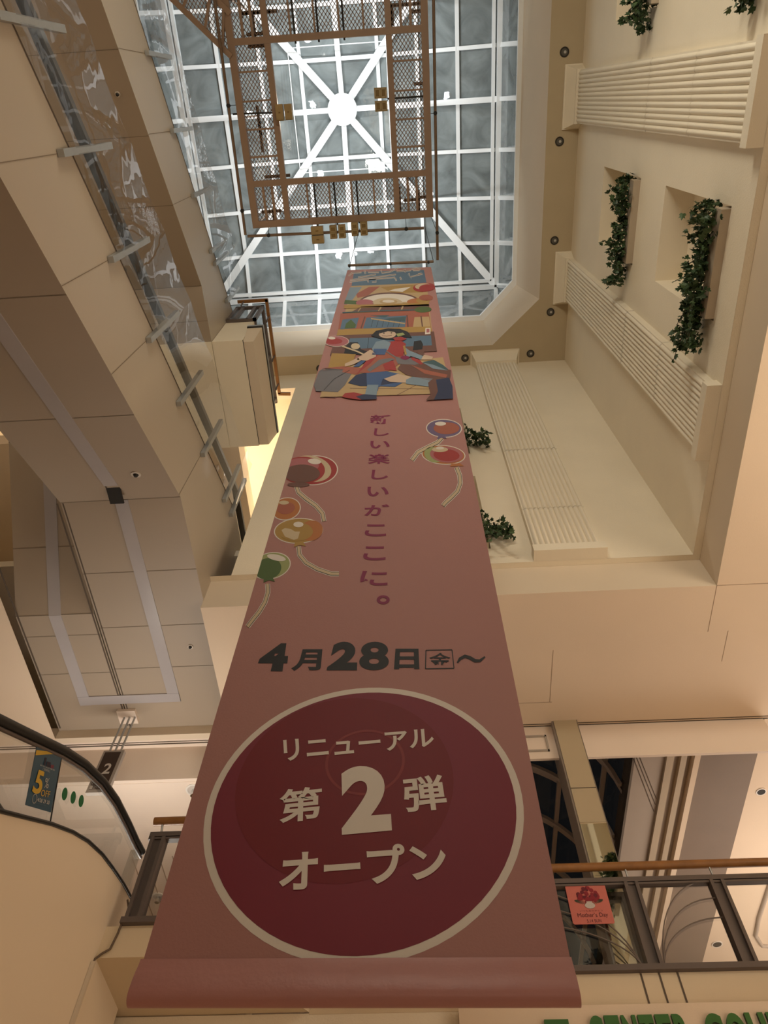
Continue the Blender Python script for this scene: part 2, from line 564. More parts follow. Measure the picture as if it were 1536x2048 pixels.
sg = thing('court_sign', (2.6, YR2 - .06, 4.8), 'beige sign board with green CENTER COURT letters under the balcony edge', 'sign')
MB().box((0.2, YR2 - .1, 4.75), (8, YR2, 5.262)).build('board', SOFFIT, sg)
GREEN = mat('green_letter_face', (0.035, 0.13, 0.022), 0.45)
GREEN2 = mat('dark_green_letter_side', (0.015, 0.05, 0.012), 0.5)
zt_, zb_ = 5.155, 4.855
yf = YR2 - .1
for word, xa, xb in (('CENTER', 1.345, 2.245), ('COURT', 2.36, 3.30)):
    n_ = len(word)
    for i, ch in enumerate(word):
        u0, u1 = xa + (xb - xa) * i / n_, xa + (xb - xa) * (i + .86) / n_
        mb = MB()
        glyphs(mb, ch, [V((u0, yf, zt_)), V((u1, yf, zt_)), V((u1, yf, zb_)), V((u0, yf, zb_))], 0, bold=0.05, lift=(0, -0.035, 0), extrude=0.035, mi_side=1)
        mb.build('letter', [GREEN, GREEN2], sg)
MB().box((0.96, yf - .035, 5.085), (1.175, yf, 5.13), 0).build('letter', GREEN, sg)

# ------------------------------------------------------------------ upper ceiling with octagonal opening
CX, CY = -1.232, 0.10
oct_c = [(2.945, 3.916), (1.948, 4.872)]        # corners at ceiling level
oct_f = [(2.70, 3.969), (1.925, 4.765)]         # corners at the skylight frame


def octagon(c, z):
    (ax, ay), (bx, by) = c
    q = [(ax, ay), (bx, by)]
    pts = q + [(2 * CX - x, y) for x, y in q[::-1]]
    pts += [(x, 2 * CY - y) for x, y in pts[::-1]]
    return [V((x, y, z)) for x, y in pts]


o1, o2 = octagon(oct_c, ZT), octagon(oct_f, ZF)
x0, x1, y0, y1 = -6.6, XR + 0.5, YN, YB + 0.5
mb = MB()
n8 = len(o1)
rect = [V((x1, y1, ZT)), V((x0, y1, ZT)), V((x0, y0, ZT)), V((x1, y0, ZT))]
mb.poly([o1[0], o1[1], rect[0]])
mb.poly([o1[1], o1[2], rect[1], rect[0]])
mb.poly([o1[2], o1[3], rect[1]])
mb.poly([o1[3], o1[4], rect[2], rect[1]])
mb.poly([o1[4], o1[5], rect[2]])
mb.poly([o1[5], o1[6], rect[3], rect[2]])
mb.poly([o1[6], o1[7], rect[3]])
mb.poly([o1[7], o1[0], rect[0], rect[3]])
mb.box((XL, YN, ZT), (x0, 9.4, ZT + 0.2))
struct(mb.build('ceiling_upper', CEILU))
mb = MB()
for i in range(8):
    j = (i + 1) % 8
    mb.quad(o1[i], o1[j], o2[j], o2[i])
struct(mb.build('trim_skylight_curb', BAND))
mb = MB()
ctr = V((CX, CY, ZF))
for i in range(8):
    j = (i + 1) % 8
    a, b = o2[i], o2[j]
    ai, bi = ctr + (a - ctr) * 0.975, ctr + (b - ctr) * 0.975
    up = V((0, 0, 0.10))
    mb.quad(a, b, bi, ai)
    mb.quad(ai, bi, bi + up, ai + up)
    ao, bo = ctr + (a - ctr) * 1.3, ctr + (b - ctr) * 1.3
    mb.quad(ai + up, bi + up, bo + up, ao + up)
struct(mb.build('trim_skylight_frame', WHITE))

# ------------------------------------------------------------------ skylight
sk = thing('skylight', (CX, CY, ZF), 'hipped glass skylight with white steel frame and round hub over the court', 'skylight')
RZ, HZ = 20.9, 22.0
HX, HY = 3.63, 4.18
RX0, RX1, RY0, RY1 = CX - HX, CX + HX, CY - HY, CY + HY
hub = V((CX, CY, HZ))


def roof(u, v):
    """u, v in -1..1 over the ring; a hipped pyramid"""
    return V((CX + HX * u, CY + HY * v, HZ - (HZ - RZ) * max(abs(u), abs(v))))


gm = MB()
cn = [roof(1, 1), roof(-1, 1), roof(-1, -1), roof(1, -1)]
FX, FY = 3.98, 4.70
fr = [V((CX + FX * a, CY + FY * b, ZF + 0.1)) for a, b in ((1, 1), (-1, 1), (-1, -1), (1, -1))]
for i in range(4):
    j = (i + 1) % 4
    gm.poly([hub, cn[i], cn[j]])
    gm.quad(cn[i], fr[i], fr[j], cn[j])
gm.build('glazing', SKYGLASS, sk)
MB().cyl(hub - V((0, 0, 0.40)), 0.35, 0.30, 40).build('hub_plate', WHITE, sk)
dn = V((0, 0, -0.10))
for u, v in ((1, 1), (-1, 1), (-1, -1), (1, -1)):
    MB().beam(hub + dn, roof(u, v) + dn, 0.17, 0.16).build('hip_rafter', WHITE, sk)
for u, v in ((1, 0), (-1, 0), (0, 1), (0, -1)):
    MB().beam(hub + dn, roof(u, v) + dn, 0.12, 0.14).build('rafter', WHITE, sk)
for i in range(4):
    b = MB()
    j = (i + 1) % 4
    b.beam(cn[i] + dn, cn[j] + dn, 0.11, 0.2).beam(cn[i] + dn * 1.2 + (hub - cn[i]) * 0.035, cn[j] + dn * 1.2 + (hub - cn[j]) * 0.035, 0.07, 0.12)
    b.build('ring_beam', WHITE, sk)
bars = MB()
for k in (0.25, 0.5, 0.75):
    for a, b in (((k, k), (-k, k)), ((-k, k), (-k, -k)), ((-k, -k), (k, -k)), ((k, -k), (k, k))):
        bars.beam(roof(*a) + dn * .4, roof(*b) + dn * .4, 0.085, 0.07)
    for s in (1, -1):
        for t in (1, -1):
            bars.beam(roof(t * k, s * k) + dn * .4, roof(t * k, s) + dn * .4, 0.08, 0.07)
            bars.beam(roof(s * k, t * k) + dn * .4, roof(s, t * k) + dn * .4, 0.08, 0.07)
for s in (1, -1):
    for k in range(-4, 5):
        t = k / 4
        bars.beam(roof(t, s), V((CX + HX * t * .96, CY + FY * s, ZF + 0.1)), 0.09, 0.07)
        bars.beam(roof(s, t), V((CX + FX * s, CY + HY * t * .94, ZF + 0.1)), 0.09, 0.07)
bars.build('glazing_bar', WHITE, sk)
rods = MB()
for u in (0.31, -0.31):
    for v in (0.31, -0.31):
        a = roof(u, v) + V((0, 0, -0.35))
        rods.tube([a, V((CX + HX * u, CY, HZ - 0.75))], 0.012, 6)
        rods.tube([a, V((CX, CY + HY * v, HZ - 0.75))], 0.012, 6)
rods.build('tie_rod', WHITE, sk)

# ------------------------------------------------------------------ catwalk
ZC = 18.6
cw = thing('catwalk', (CX, CY, ZC), 'brown steel catwalk with expanded metal floor hung in a square under the skylight', 'catwalk')
ox0, ox1, oy0, oy1 = -3.13, 0.675, -1.95, 2.17
ix0, ix1, iy0, iy1 = -2.42, -0.03, -1.20, 1.36
w = 0.14
fr_ = MB()
for (a, b, dz_) in (((ox0 - w / 2, oy0), (ox1 + w / 2, oy0), .053), ((ox1, oy0), (ox1, oy1), .05), ((ox1 + w / 2, oy1), (ox0 - w / 2, oy1), .053), ((ox0, oy1), (ox0, oy0), .05)):
    fr_.beam(V((*a, ZC + dz_)), V((*b, ZC + dz_)), w, 0.14)
for (a, b, dz_) in (((ox0, iy0), (ox1, iy0), .042), ((ix1, oy0), (ix1, oy1), .05), ((ox1, iy1), (ox0, iy1), .042), ((ix0, oy1), (ix0, oy0), .05)):
    fr_.beam(V((*a, ZC + dz_)), V((*b, ZC + dz_)), w * 0.85, 0.12)
fr_.build('main_frame', BROWN, cw)
for k in range(1, 5):
    y = iy0 + (iy1 - iy0) * k / 5
    for a, b in ((ox0, ix0), (ix1, ox1)):
        MB().beam(V((a, y, ZC + .06)), V((b, y, ZC + .06)), 0.035, 0.09).build('cross_member', BROWN, cw)
for k in range(1, 5):
    x = ix0 + (ix1 - ix0) * k / 5
    for a, b in ((oy0, iy0), (iy1, oy1)):
        MB().beam(V((x, a, ZC + .06)), V((x, b, ZC + .06)), 0.035, 0.09).build('cross_member', BROWN, cw)
for sx, a in ((ox0, ix0), (ix1, ox1)):
    for k in (0.35, 0.62):
        x = sx + (a - sx) * k
        for b, c in ((oy0, iy0), (iy1, oy1)):
            MB().beam(V((x, b, ZC + .07)), V((x, c, ZC + .07)), 0.05, 0.08).build('corner_bar', BROWN, cw)


def expanded(mb, inside, x0, x1, y0, y1, z, px=0.075, py=0.052, t=0.024):
    """expanded metal: rows of zigzag strands meeting at their knuckles"""
    ny, nx = int((y1 - y0) / py), int((x1 - x0) / (px / 2))
    for j in range(ny + 1):
        y = y0 + j * py
        for i in range(nx):
            xa, xb = x0 + i * px / 2, x0 + (i + 1) * px / 2
            s = 1 if (i + j) % 2 == 0 else -1
            ya, yb = y - s * py / 2, y + s * py / 2
            if not inside((xa + xb) / 2, y):
                continue
            mb.add([(xa, ya - t / 2, z), (xb, yb - t / 2, z), (xb, yb + t / 2, z), (xa, ya + t / 2, z)], ((0, 1, 2, 3),))


em = MB()
expanded(em, lambda x, y: not (ix0 < x < ix1 and iy0 < y < iy1), ox0 + .06, ox1 - .06, oy0 + .06, oy1 - .06, ZC + 0.1)
em.build('expanded_metal_floor', BROWN, cw)
gw = MB()
g0, g1, g2, g3 = V((-5.3, -3.15, ZC)), V((-3.15, -0.96, ZC)), V((-4.6, -3.3, ZC)), V((-3.06, -1.66, ZC))
gw.beam(g0, g1, 0.1, 0.12).beam(g2, g3, 0.1, 0.12)
for k in (0.45, 0.62, 0.79, 0.93):
    gw.beam(g0.lerp(g1, k), g2.lerp(g3, k), 0.05, 0.09)
gw.build('gangway', BROWN, cw)
em = MB()
d_ = (g1 - g0).normalized()
nn = V((-d_.y, d_.x, 0))


def in_gang(x, y):
    p = V((x, y, ZC)) - g0
    s = -p.dot(nn)
    return 0.03 < s < 0.62 and x < ox0 and p.dot(d_) > 0


expanded(em, in_gang, -5.2, ox0, -3.4, -0.9, ZC + 0.02)
em.build('gangway_mesh', BROWN, cw)
for x in (ox0, ox1):
    for y in (oy0, oy1, CY):
        MB().tube([(x, y, ZC + 0.1), (x, y, RZ + 0.25)], 0.018, 6).build('hanger_rod', BROWN, cw)
CDT = mat('dark_brown_conduit', (0.10, 0.065, 0.045), 0.6)
for k in range(26):
    x, y = random.choice(((random.uniform(ox0 + .1, ix0), random.choice((oy0 + .25, iy1 + .3, iy1 + .55))), (random.uniform(ix1, ox1 - .2), random.choice((oy0 + .3, iy1 + .25, iy1 + .5))))) if k < 14 else (random.choice((ox0 + .3, ox1 - .25)), random.uniform(oy0 + .2, oy1 - .3))
    l = random.uniform(0.2, 0.6)
    if random.random() < .5:
        MB().box((x, y, ZC + .16), (min(x + l, ox1 - .05), y + .06, ZC + .24)).build('cable_tray', CDT, cw)
    else:
        MB().box((x, y, ZC + .16), (x + .05, min(y + l, oy1 - .05), ZC + .24)).build('cable_tray', CDT, cw)

# hoist pipes hung round the catwalk
for nm, a, b, lab in (('hoist_pipe', (-3.30, -2.6, 18.5), (-3.37, 2.351, 18.5), 'thin brown hoist pipe running beside the escalator side of the catwalk'),
                      ('hoist_pipe', (0.86, -2.6, 18.5), (0.81, 3.124, 18.5), 'thin brown hoist pipe running beside the planter side of the catwalk'),
                      ('hoist_pipe', (-3.325, 2.38, 18.5), (0.532, 2.44, 18.5), 'thin brown hoist pipe across the front of the catwalk above the banner')):
    a, b = V(a), V(b)
    hp = thing(nm, a.lerp(b, .5), lab, 'pipe', 'hoist pipes')
    MB().tube([a, b], 0.03, 10).build('pipe', mat('brown_pipe', (0.17, 0.11, 0.07), 0.5), hp)
    for k in (0.12, 0.5, 0.9):
        wr = MB()
        p = a.lerp(b, k)
        q = V((min(max(p.x, ox0), ox1), min(max(p.y, oy0), oy1), ZC + .1))
        wr.tube([p, q], 0.006, 5)
        wr.cyl(p - V((0, 0, .04)), 0.04, 0.08, 8)
        wr.build('hanger_wire', DARK, hp)

# floodlights: twin gold-brown boxes on dark arms, lamps facing up at the glass
def flood(a0, a1, boxes, louvre, lab, power=36):
    a0, a1 = V(a0), V(a1)
    c = sum((V((*b[:2], 18.5)) for b in boxes), V()) / len(boxes)
    t = thing('floodlight', c, lab, 'floodlight', 'floodlights on the catwalk')
    MB().beam(a0, a1, 0.035, 0.05).build('arm', DARK, t)
    for bx, by, sx, sy in boxes:
        h = MB().box((bx - sx / 2, by - sy / 2, 18.42), (bx + sx / 2, by + sy / 2, 18.60)).build('housing', GOLD, t)
        lv = MB()
        if louvre:
            for s in (-1, 1):
                hx, hy = (0, s) if sy >= sx else (s, 0)
                cx, cy = bx + hx * sx * .24, by + hy * sy * .24
                rx, ry = (sx * .38, sy * .19) if sy >= sx else (sx * .19, sy * .38)
                for lo, hi in (((cx - rx, cy - ry), (cx + rx, cy - ry + .012)), ((cx - rx, cy + ry - .012), (cx + rx, cy + ry)), ((cx - rx, cy - ry), (cx - rx + .012, cy + ry)), ((cx + rx - .012, cy - ry), (cx + rx, cy + ry))):
                    lv.box((*lo, 18.41), (*hi, 18.421), 0)
                lv.box((cx - rx * .8, cy - ry * .75, 18.412), (cx + rx * .8, cy + ry * .75, 18.421), 1)
        else:
            lv.box((bx - sx * .12, by - .012, 18.414), (bx + sx * .12, by + .012, 18.421), 1)
            lv.box((bx - sx * .48, by + sy * .44, 18.412), (bx + sx * .48, by + sy * .48, 18.421), 1)
        g = lv.build('back_plate', [mat('pale_gold_trim', (0.42, 0.33, 0.18), 0.45), mat('dark_gold_panel', (0.19, 0.12, 0.04), 0.5)], h)
        g.matrix_parent_inverse = Matrix.Identity(4)
        g.parent = h
    al = area('floodlight_lamp', (c.x, c.y, 18.64), (CX + (c.x - CX) * 1.25, CY + (c.y - CY) * 1.25, 22), 0.14, 0.14, power, COOL)
    al.parent = t
    al.matrix_parent_inverse = Matrix.Translation(-t.location)
    return t


za = 18.62
flood((-3.29, 0.03, za), (-2.30, 0.06, za), [(-2.31, 0.06, 0.15, 0.30), (-2.13, 0.06, 0.15, 0.29)], False, 'plain twin floodlight on an arm inside the catwalk, by the escalator side')
flood((0.72, -0.05, za), (-0.12, -0.05, za), [(-0.25, -0.16, 0.25, 0.19), (-0.25, 0.07, 0.25, 0.19)], True, 'twin floodlight with framed panels on an arm inside the catwalk, by the planter side')
flood((-1.78, 1.3, za), (-1.78, 2.28, za), [(-1.79, 2.35, 0.26, 0.16), (-1.79, 2.53, 0.26, 0.17)], False, 'plain twin floodlight behind the front hoist pipe, stacked lengthwise')
flood((-1.35, 1.3, za), (-1.35, 2.28, za), [(-1.44, 2.40, 0.15, 0.27), (-1.25, 2.40, 0.15, 0.27)], True, 'middle floodlight of the three behind the front hoist pipe, with framed panels')
flood((-0.87, 1.3, za), (-0.87, 2.27, za), [(-0.97, 2.37, 0.15, 0.27), (-0.77, 2.37, 0.15, 0.27)], True, 'floodlight with framed panels behind the front hoist pipe, closest to the planter wall')
for x, tx in ((-1.86, 'escalator side'), (-1.40, 'middle'), (-0.90, 'planter side')):
    flood((x, -1.1, za), (x, -2.1, za), [(x - .1, -2.25, 0.15, 0.27), (x + .1, -2.25, 0.15, 0.27)], True, 'floodlight on the dark arm across the near walkway of the catwalk, ' + tx)

# ------------------------------------------------------------------ upper ceiling downlights
for i, ((px, py), lab) in enumerate(zip([(1129, 104), (1119, 283), (1109, 481), (1101, 624), (1061, 707), (930, 716), (640, 737)],
        ['dark recessed downlight beside the capital of the pilaster nearer the camera, away from the corner',
         'dark recessed downlight just past the nearer pilaster capital, above the upper ivy niche',
         'dark recessed downlight beside the capital of the pilaster nearer the corner',
         'dark recessed downlight between the far pilaster of the planter wall and the corner',
         'dark recessed downlight at the corner, beyond the back wall pilaster',
         'dark recessed downlight between the banner and the back wall pilaster capital',
         'dark recessed downlight half hidden by the banner edge, escalator side'])):
    p = at(px, py, 2, ZT)
    d = thing('downlight', p, lab, 'downlight', 'downlights round the upper ceiling')
    MB().disc(p + V((0, 0, -0.006)), 0.085, r2=0.062).disc(p + V((0, 0, -0.002)), 0.085).tube([p + V((0, 0, -0.008)), p], 0.087, 20, cap=False).build('trim_ring', mat('black_trim', (0.03, 0.025, 0.02), 0.4), d)
    MB().disc(p + V((0, 0, -0.004)), 0.06).build('lamp_recess', mat('grey_recess', (0.10, 0.09, 0.075), 0.3), d)
    MB().disc(p + V((0.01, 0.0, -0.007)), 0.025).build('bulb', mat('pale_bulb', (0.5, 0.47, 0.42), 0.3), d)


# ------------------------------------------------------------------ fluted pilasters
def pilaster(axis, val, c, lab, s1_=11.39, s2_=13.08):
    """flutes along z on the wall plane; c is the centre along the wall"""
    hw, d0, d1 = 0.44, 0.0, 0.12
    loc = (val, c, ZW) if axis == 0 else (c, val, ZW)
    t = thing('pilaster', loc, lab, 'pilaster', 'fluted pilasters')

    def P(a, d, z):
        return (val - d, c + a, z) if axis == 0 else (c + a, val - d, z)
    mb = MB()
    nf = 12
    prof = [(-hw, 0.0), (-hw, 0.10)]
    fw = 2 * (hw - 0.02) / nf
    for i in range(nf):
        for k in range(7):
            a = -hw + 0.02 + fw * (i + k / 6)
            prof.append((a, 0.10 + 0.028 * abs(math.sin(math.pi * k / 6)) ** 0.8))
    prof += [(hw, 0.10), (hw, 0.0)]
    zs = [ZW + 0.15, s1_, s1_ + .008, s2_, s2_ + .012, ZT - 0.27]
    for i in range(len(zs) - 1):
        za_, zb__ = zs[i], zs[i + 1]
        groove = zb__ - za_ < 0.02
        dd = -0.012 if groove else 0.0
        for (a, d), (a2, d2) in zip(prof, prof[1:]):
            mb.quad(P(a, d + (dd if d else 0), za_), P(a2, d2 + (dd if d2 else 0), za_), P(a2, d2 + (dd if d2 else 0), zb__), P(a, d + (dd if d else 0), zb__), 1 if groove else 0)
    mb.build('shaft', [PILA, SEAM], t, recalc=True)
    b = MB()
    hb = hw + 0.03
    for za_, zb__, dd in ((ZW + .001, ZW + 0.15, 0.17), (ZW + 0.15, ZW + 0.17, 0.135)):
        b.hexa([P(-hb, 0, za_), P(hb, 0, za_), P(hb, dd, za_), P(-hb, dd, za_)], [P(-hb, 0, zb__), P(hb, 0, zb__), P(hb, dd, zb__), P(-hb, dd, zb__)])
    b.build('base', PILA, t, recalc=True)
    b = MB()
    h1, h2 = hw + 0.01, hw + 0.085
    b.hexa([P(-h1, 0, ZT - .30), P(h1, 0, ZT - .30), P(h1, .16, ZT - .30), P(-h1, .16, ZT - .30)], [P(-h1, 0, ZT - .25), P(h1, 0, ZT - .25), P(h1, .16, ZT - .25), P(-h1, .16, ZT - .25)])
    b.hexa([P(-h1, 0, ZT - .25), P(h1, 0, ZT - .25), P(h1, .16, ZT - .25), P(-h1, .16, ZT - .25)], [P(-h2, 0, ZT - .04), P(h2, 0, ZT - .04), P(h2, .30, ZT - .04), P(-h2, .30, ZT - .04)])
    h3 = h2 + .02
    b.hexa([P(-h3, 0, ZT - .04), P(h3, 0, ZT - .04), P(h3, .33, ZT - .04), P(-h3, .33, ZT - .04)], [P(-h3, 0, ZT), P(h3, 0, ZT), P(h3, .33, ZT), P(-h3, .33, ZT)])
    b.build('capital', PILA, t, recalc=True)


pilaster(0, XR, 0.14, 'cream fluted pilaster on the planter wall between two pairs of ivy niches')
pilaster(0, XR, 3.50, 'cream fluted pilaster on the planter wall, between the ivy niches and the corner')
pilaster(1, YB, 2.00, 'cream fluted pilaster on the back wall beside the banner', 10.78, 12.78)

# ------------------------------------------------------------------ ivy planters
LEAFP = [(0, 0), (.28, -.12), (.5, .12), (.34, .34), (.46, .62), (.2, .58), (0, 1.0), (-.2, .58), (-.46, .62), (-.34, .34), (-.5, .12), (-.28, -.12)]


def leaf(mb, p, direction, normal, s, mi):
    d = direction.normalized()
    n = (normal - d * normal.dot(d))
    if n.length < 1e-3:
        n = d.orthogonal()
    n.normalize()
    x = d.cross(n)
    pts = [p + (x * a + d * b + n * (-0.35 * abs(a) + .05 * b)) * s for a, b in LEAFP]
    m = len(pts)
    mb.add(pts + [p + d * .35 * s], [(i, (i + 1) % m, m) for i in range(m)], mi)


def planter(axis, val, a0, a1, z0, lab, seed, spill=(0, 0), n=420, over=0.0):
    rnd = random.Random(seed)

    def P(a, d, z):
        return V((val - d, a, z)) if axis == 0 else V((a, val - d, z))
    out = P(0, 1, 0) - P(0, 0, 0)
    t = thing('ivy_planter', P((a0 + a1) / 2, -0.1, z0), lab, 'planter', 'ivy planters in the wall niches')
    b = MB()
    lo, hi = P(a0 + .03, -.34, z0 + .002), P(a1 - .03, 0.10, z0 + .20)
    b.box([min(i) for i in zip(lo, hi)], [max(i) for i in zip(lo, hi)])
    b.build('trough', TROUGH, t)
    fo = MB()
    L = a1 - a0
    for k in range(n):
        a = a0 + rnd.uniform(-.02, 1.02 + over / L) * L
        drop = max(0, a - a1)
        bump = 0.06 * math.sin(a * 9 + seed) + .05 * math.sin(a * 23 + 2 * seed)
        rr = rnd.random() ** .6
        th = rnd.uniform(-1.5, 2.5)
        p = P(a, 0.09 + (0.20 + bump) * rr * math.cos(th) * 1.15, z0 + .25 - .35 * drop + (0.21 + bump) * (1 - .6 * min(1, drop / .45)) * rr * math.sin(th))
        d = V((rnd.uniform(-1, 1), rnd.uniform(-1, 1), rnd.uniform(-1.1, .5))) + out * .9
        nr = out + V((rnd.uniform(-1, 1), rnd.uniform(-1, 1), rnd.uniform(-.9, .6)))
        leaf(fo, p, d, nr, rnd.uniform(.05, .095), 0 if rnd.random() < .72 else 1)
    for k in range(9 + spill[0]):
        a = a0 + rnd.uniform(0.0, 1.0) * L if k >= spill[0] else (a1 - rnd.uniform(-.08, .3) * L if spill[1] > 0 else a0 + rnd.uniform(-.08, .3) * L)
        q = P(a, 0.18, z0 + .20)
        path = [q]
        ln = rnd.uniform(.12, .3) if k >= spill[0] else rnd.uniform(.25, .55)
        dr = out * rnd.uniform(.2, .9) + V((0, 0, rnd.uniform(-1.3, -.1)))
        sd = (P(1, 0, 0) - P(0, 0, 0)) * (rnd.uniform(-.6, .6) if k >= spill[0] else spill[1] * rnd.uniform(.3, 1.0))
        stp = 7
        for i in range(stp):
            q = q + (dr + sd + V((rnd.uniform(-.3, .3), rnd.uniform(-.3, .3), -.1 * i))).normalized() * ln / stp
            path.append(q)
            for _ in range(2):
                leaf(fo, q, V((rnd.uniform(-1, 1), rnd.uniform(-1, 1), rnd.uniform(-1, .3))), out + V((rnd.uniform(-.8, .8), rnd.uniform(-.8, .8), rnd.uniform(-.6, .4))), rnd.uniform(.04, .075), 0 if rnd.random() < .6 else 1)
        MB().tube(path, .004, 5).build('stem', STEM, t)
    fo.build('foliage', [LEAF, LEAF2], t)


planter(0, XR, *NR[0], NU[0], 'dark ivy in the upper niche between the two pilasters of the planter wall', 1, (3, 1), 560, 0.30)
planter(0, XR, *NR[0], NL[0], 'thick dark ivy in the lower niche between the two pilasters of the planter wall', 2, (8, 1), 760, 0.33)
planter(0, XR, *NR[1], NU[0], 'ivy cut by the top of the frame in the upper niche before the nearer pilaster', 3, (7, 1), 560, 0.25)
planter(0, XR, *NR[1], NL[0], 'ivy sprig at the very top corner, lower niche before the nearer pilaster', 4, (5, 1), 480, 0.30)
planter(1, YB, *NBK, 13.0, 'ivy in the upper back wall niche, partly hidden ', 5, (6, 1), 480, 0.30)
planter(1, YB, *NBK, 9.95, 'ivy in the lower back wall niche beside the banner, above the slab edge', 6, (8, 1), 480, 0.28)


# ------------------------------------------------------------------ escalators
TAN = math.tan(math.radians(30))


def esc_profile(yb, zb, dirn, y):
    """underside height: flat past the bend, falling (or rising) toward the camera"""
    return zb if y >= yb else zb - dirn * TAN * (yb - y)


def escalator(lab, xr_, xl_, yb, zb, y0, y1, dirn, side=1.38, strip=None, seams=(), guards=None, seam_side=(), inset=0.14, trough=0.0):
    t = thing('escalator', ((xr_ + xl_) / 2, yb, zb), lab, 'escalator', 'escalators')
    f = lambda y: esc_profile(yb, zb, dirn, y)
    ydb = yb + 1.42 if dirn > 0 else yb
    zdk = zb + side + (TAN * (ydb - yb) if dirn > 0 else 0)
    g = lambda y: zdk if y >= ydb else zdk - dirn * TAN * (ydb - y)
    pts = [(y0, f(y0)), (yb, zb), (y1, zb), (y1, zdk), (ydb, zdk), (y0, g(y0))]
    mb = MB()
    n = len(pts)
    a = [(xr_, y, z) for y, z in pts]
    b = [(xl_, y, z) for y, z in pts]
    mb.add(a + b, [tuple(range(n))], 0)
    mb.add(a + b, [tuple(range(n, 2 * n))[::-1]], 0)
    for i in range(n):
        j = (i + 1) % n
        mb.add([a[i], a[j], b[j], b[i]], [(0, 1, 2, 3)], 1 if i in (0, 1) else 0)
    for ys in seams:       # joints across the underside
        dz = -dirn * TAN if ys < yb else 0
        y2 = ys + 0.008
        mb.quad((xr_, ys, f(ys) - .003), (xl_, ys, f(ys) - .003), (xl_, y2, f(y2) - .003), (xr_, y2, f(y2) - .003), 2)
    e = xr_ + 0.003
    for ys in seam_side:   # joints square to the slope on the cladding
        mb.quad((e, ys, g(ys) - .3), (e, ys + .007, g(ys) - .3), (e, ys + .007, f(ys)), (e, ys, f(ys)), 2)
    mb.quad((e, y0, g(y0) - .025), (e, ydb, g(ydb) - .025), (e, ydb, g(ydb)), (e, y0, g(y0)), 3)
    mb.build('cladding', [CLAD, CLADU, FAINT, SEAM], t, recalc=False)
    if strip:
        s = MB()
        for (xa, xb, ya, ybb) in strip:
            ys = [ya, ybb] if not (ya < yb < ybb) else [ya, yb - trough, None, yb, ybb]
            seg = []
            prev = None
            for y in ys:
                if y is None:
                    prev = None
                    continue
                if prev is not None:
                    s.hexa([(xa, prev, f(prev) - .012), (xb, prev, f(prev) - .012), (xb, y, f(y) - .012), (xa, y, f(y) - .012)], [(xa, prev, f(prev)), (xb, prev, f(prev)), (xb, y, f(y)), (xa, y, f(y))], 0)
                prev = y
            s.quad((xb + .02, ya, f(ya) - .004), (xb, ya, f(ya) - .004), (xb, min(yb, ybb), f(min(yb, ybb)) - .004), (xb + .02, min(yb, ybb), f(min(yb, ybb)) - .004), 1)
        s.build('light_strip', [STRIP, SEAM], t)
    for nm, x in (('near', xr_ - inset), ('far', xl_ + inset)):
        gm_ = MB()
        gm_.quad((x, y0, g(y0)), (x, ydb, g(ydb)), (x, ydb, g(ydb) + .7), (x, y0, g(y0) + .7))
        gm_.quad((x, ydb, g(ydb)), (x, y1, g(y1)), (x, y1, g(y1) + .7), (x, ydb, g(ydb) + .7))
        gm_.build('balustrade_glass', CLEAR, t)
        h = MB()
        h.beam((x, y0, g(y0) + .74), (x, ydb, g(ydb) + .74), 0.09, 0.07).beam((x, ydb, g(ydb) + .74), (x, y1, g(y1) + .74), 0.09, 0.07)
        h.build('handrail', mat('dark_grey_handrail', (0.12, 0.115, 0.11), 0.4), t)
    if guards:
        ys = guards
        xg = xr_ + 0.03
        for y in ys:
            MB().box((xg - .025, y - .03, g(y) - .30), (xg + .03, y + .03, g(y) + .86)).build('guard_post', GREYST, t)
        for ya, yb2 in zip(ys, ys[1:]):
            p = MB()
            nx, nz = 5, 6
            # sheets bow slightly between their posts
            vs = []
            for i in range(nx + 1):
                y = ya + (yb2 - ya) * i / nx
                for k in range(nz + 1):
                    h_ = 1.45 * k / nz
                    vs.append((xg + .028 + .03 * math.sin(math.pi * i / nx) * math.sin(1.2 + h_ * 2) + .10 * (k / nz) ** 2 * 0, y, g(y) - .02 + h_))
            p.add(vs, [(i * (nz + 1) + k, (i + 1) * (nz + 1) + k, (i + 1) * (nz + 1) + k + 1, i * (nz + 1) + k + 1) for i in range(nx) for k in range(nz)], 0, True)
            p.build('guard_panel', ACRYLIC, t)
    return t, f, g


E2, f2, g2_ = escalator('escalator up to the third floor with grey guard posts, light strip along its underside', -2.715, -4.15, 3.89, 9.15, -6.0, 7.55, 1,
    strip=[(-3.34, -3.50, -6, 7.06)], seams=(-3.6, -1.75, 0.0, 1.2, 2.55, 3.885, 4.9, 5.75, 6.45),
    inset=0.14, trough=0.27, guards=[-3.4, -2.5, -1.6, -0.68, 0.2, 1.12, 2.03, 2.94, 3.84, 4.82, 5.17], seam_side=(-1.6, .2, 1.12, 2.03, 3.84))
E3, f3, g3_ = escalator('topmost escalator beside the skylight, with short grey guard posts', -3.27, -4.7, 2.437, 13.8, -6.0, 5.2, 1,
    strip=None, inset=0.38, seams=(-2.2, -0.75, 0.2, 1.12, 2.43, 3.0), guards=[-3.5, -2.6, -1.68, -0.76, 0.18, 1.11, 2.05, 2.28, 3.02], seam_side=(-.76, .18, 1.11))
E4, f4, g4_ = escalator('escalator rising back toward the camera, its underside beside the wall', -4.17, -5.2, 5.52, 9.15, 2.0, 7.55, -1,
    strip=[(-4.60, -4.76, 2.0, 7.08)], seams=(2.0, 3.55, 4.75, 5.51, 5.85, 6.5))
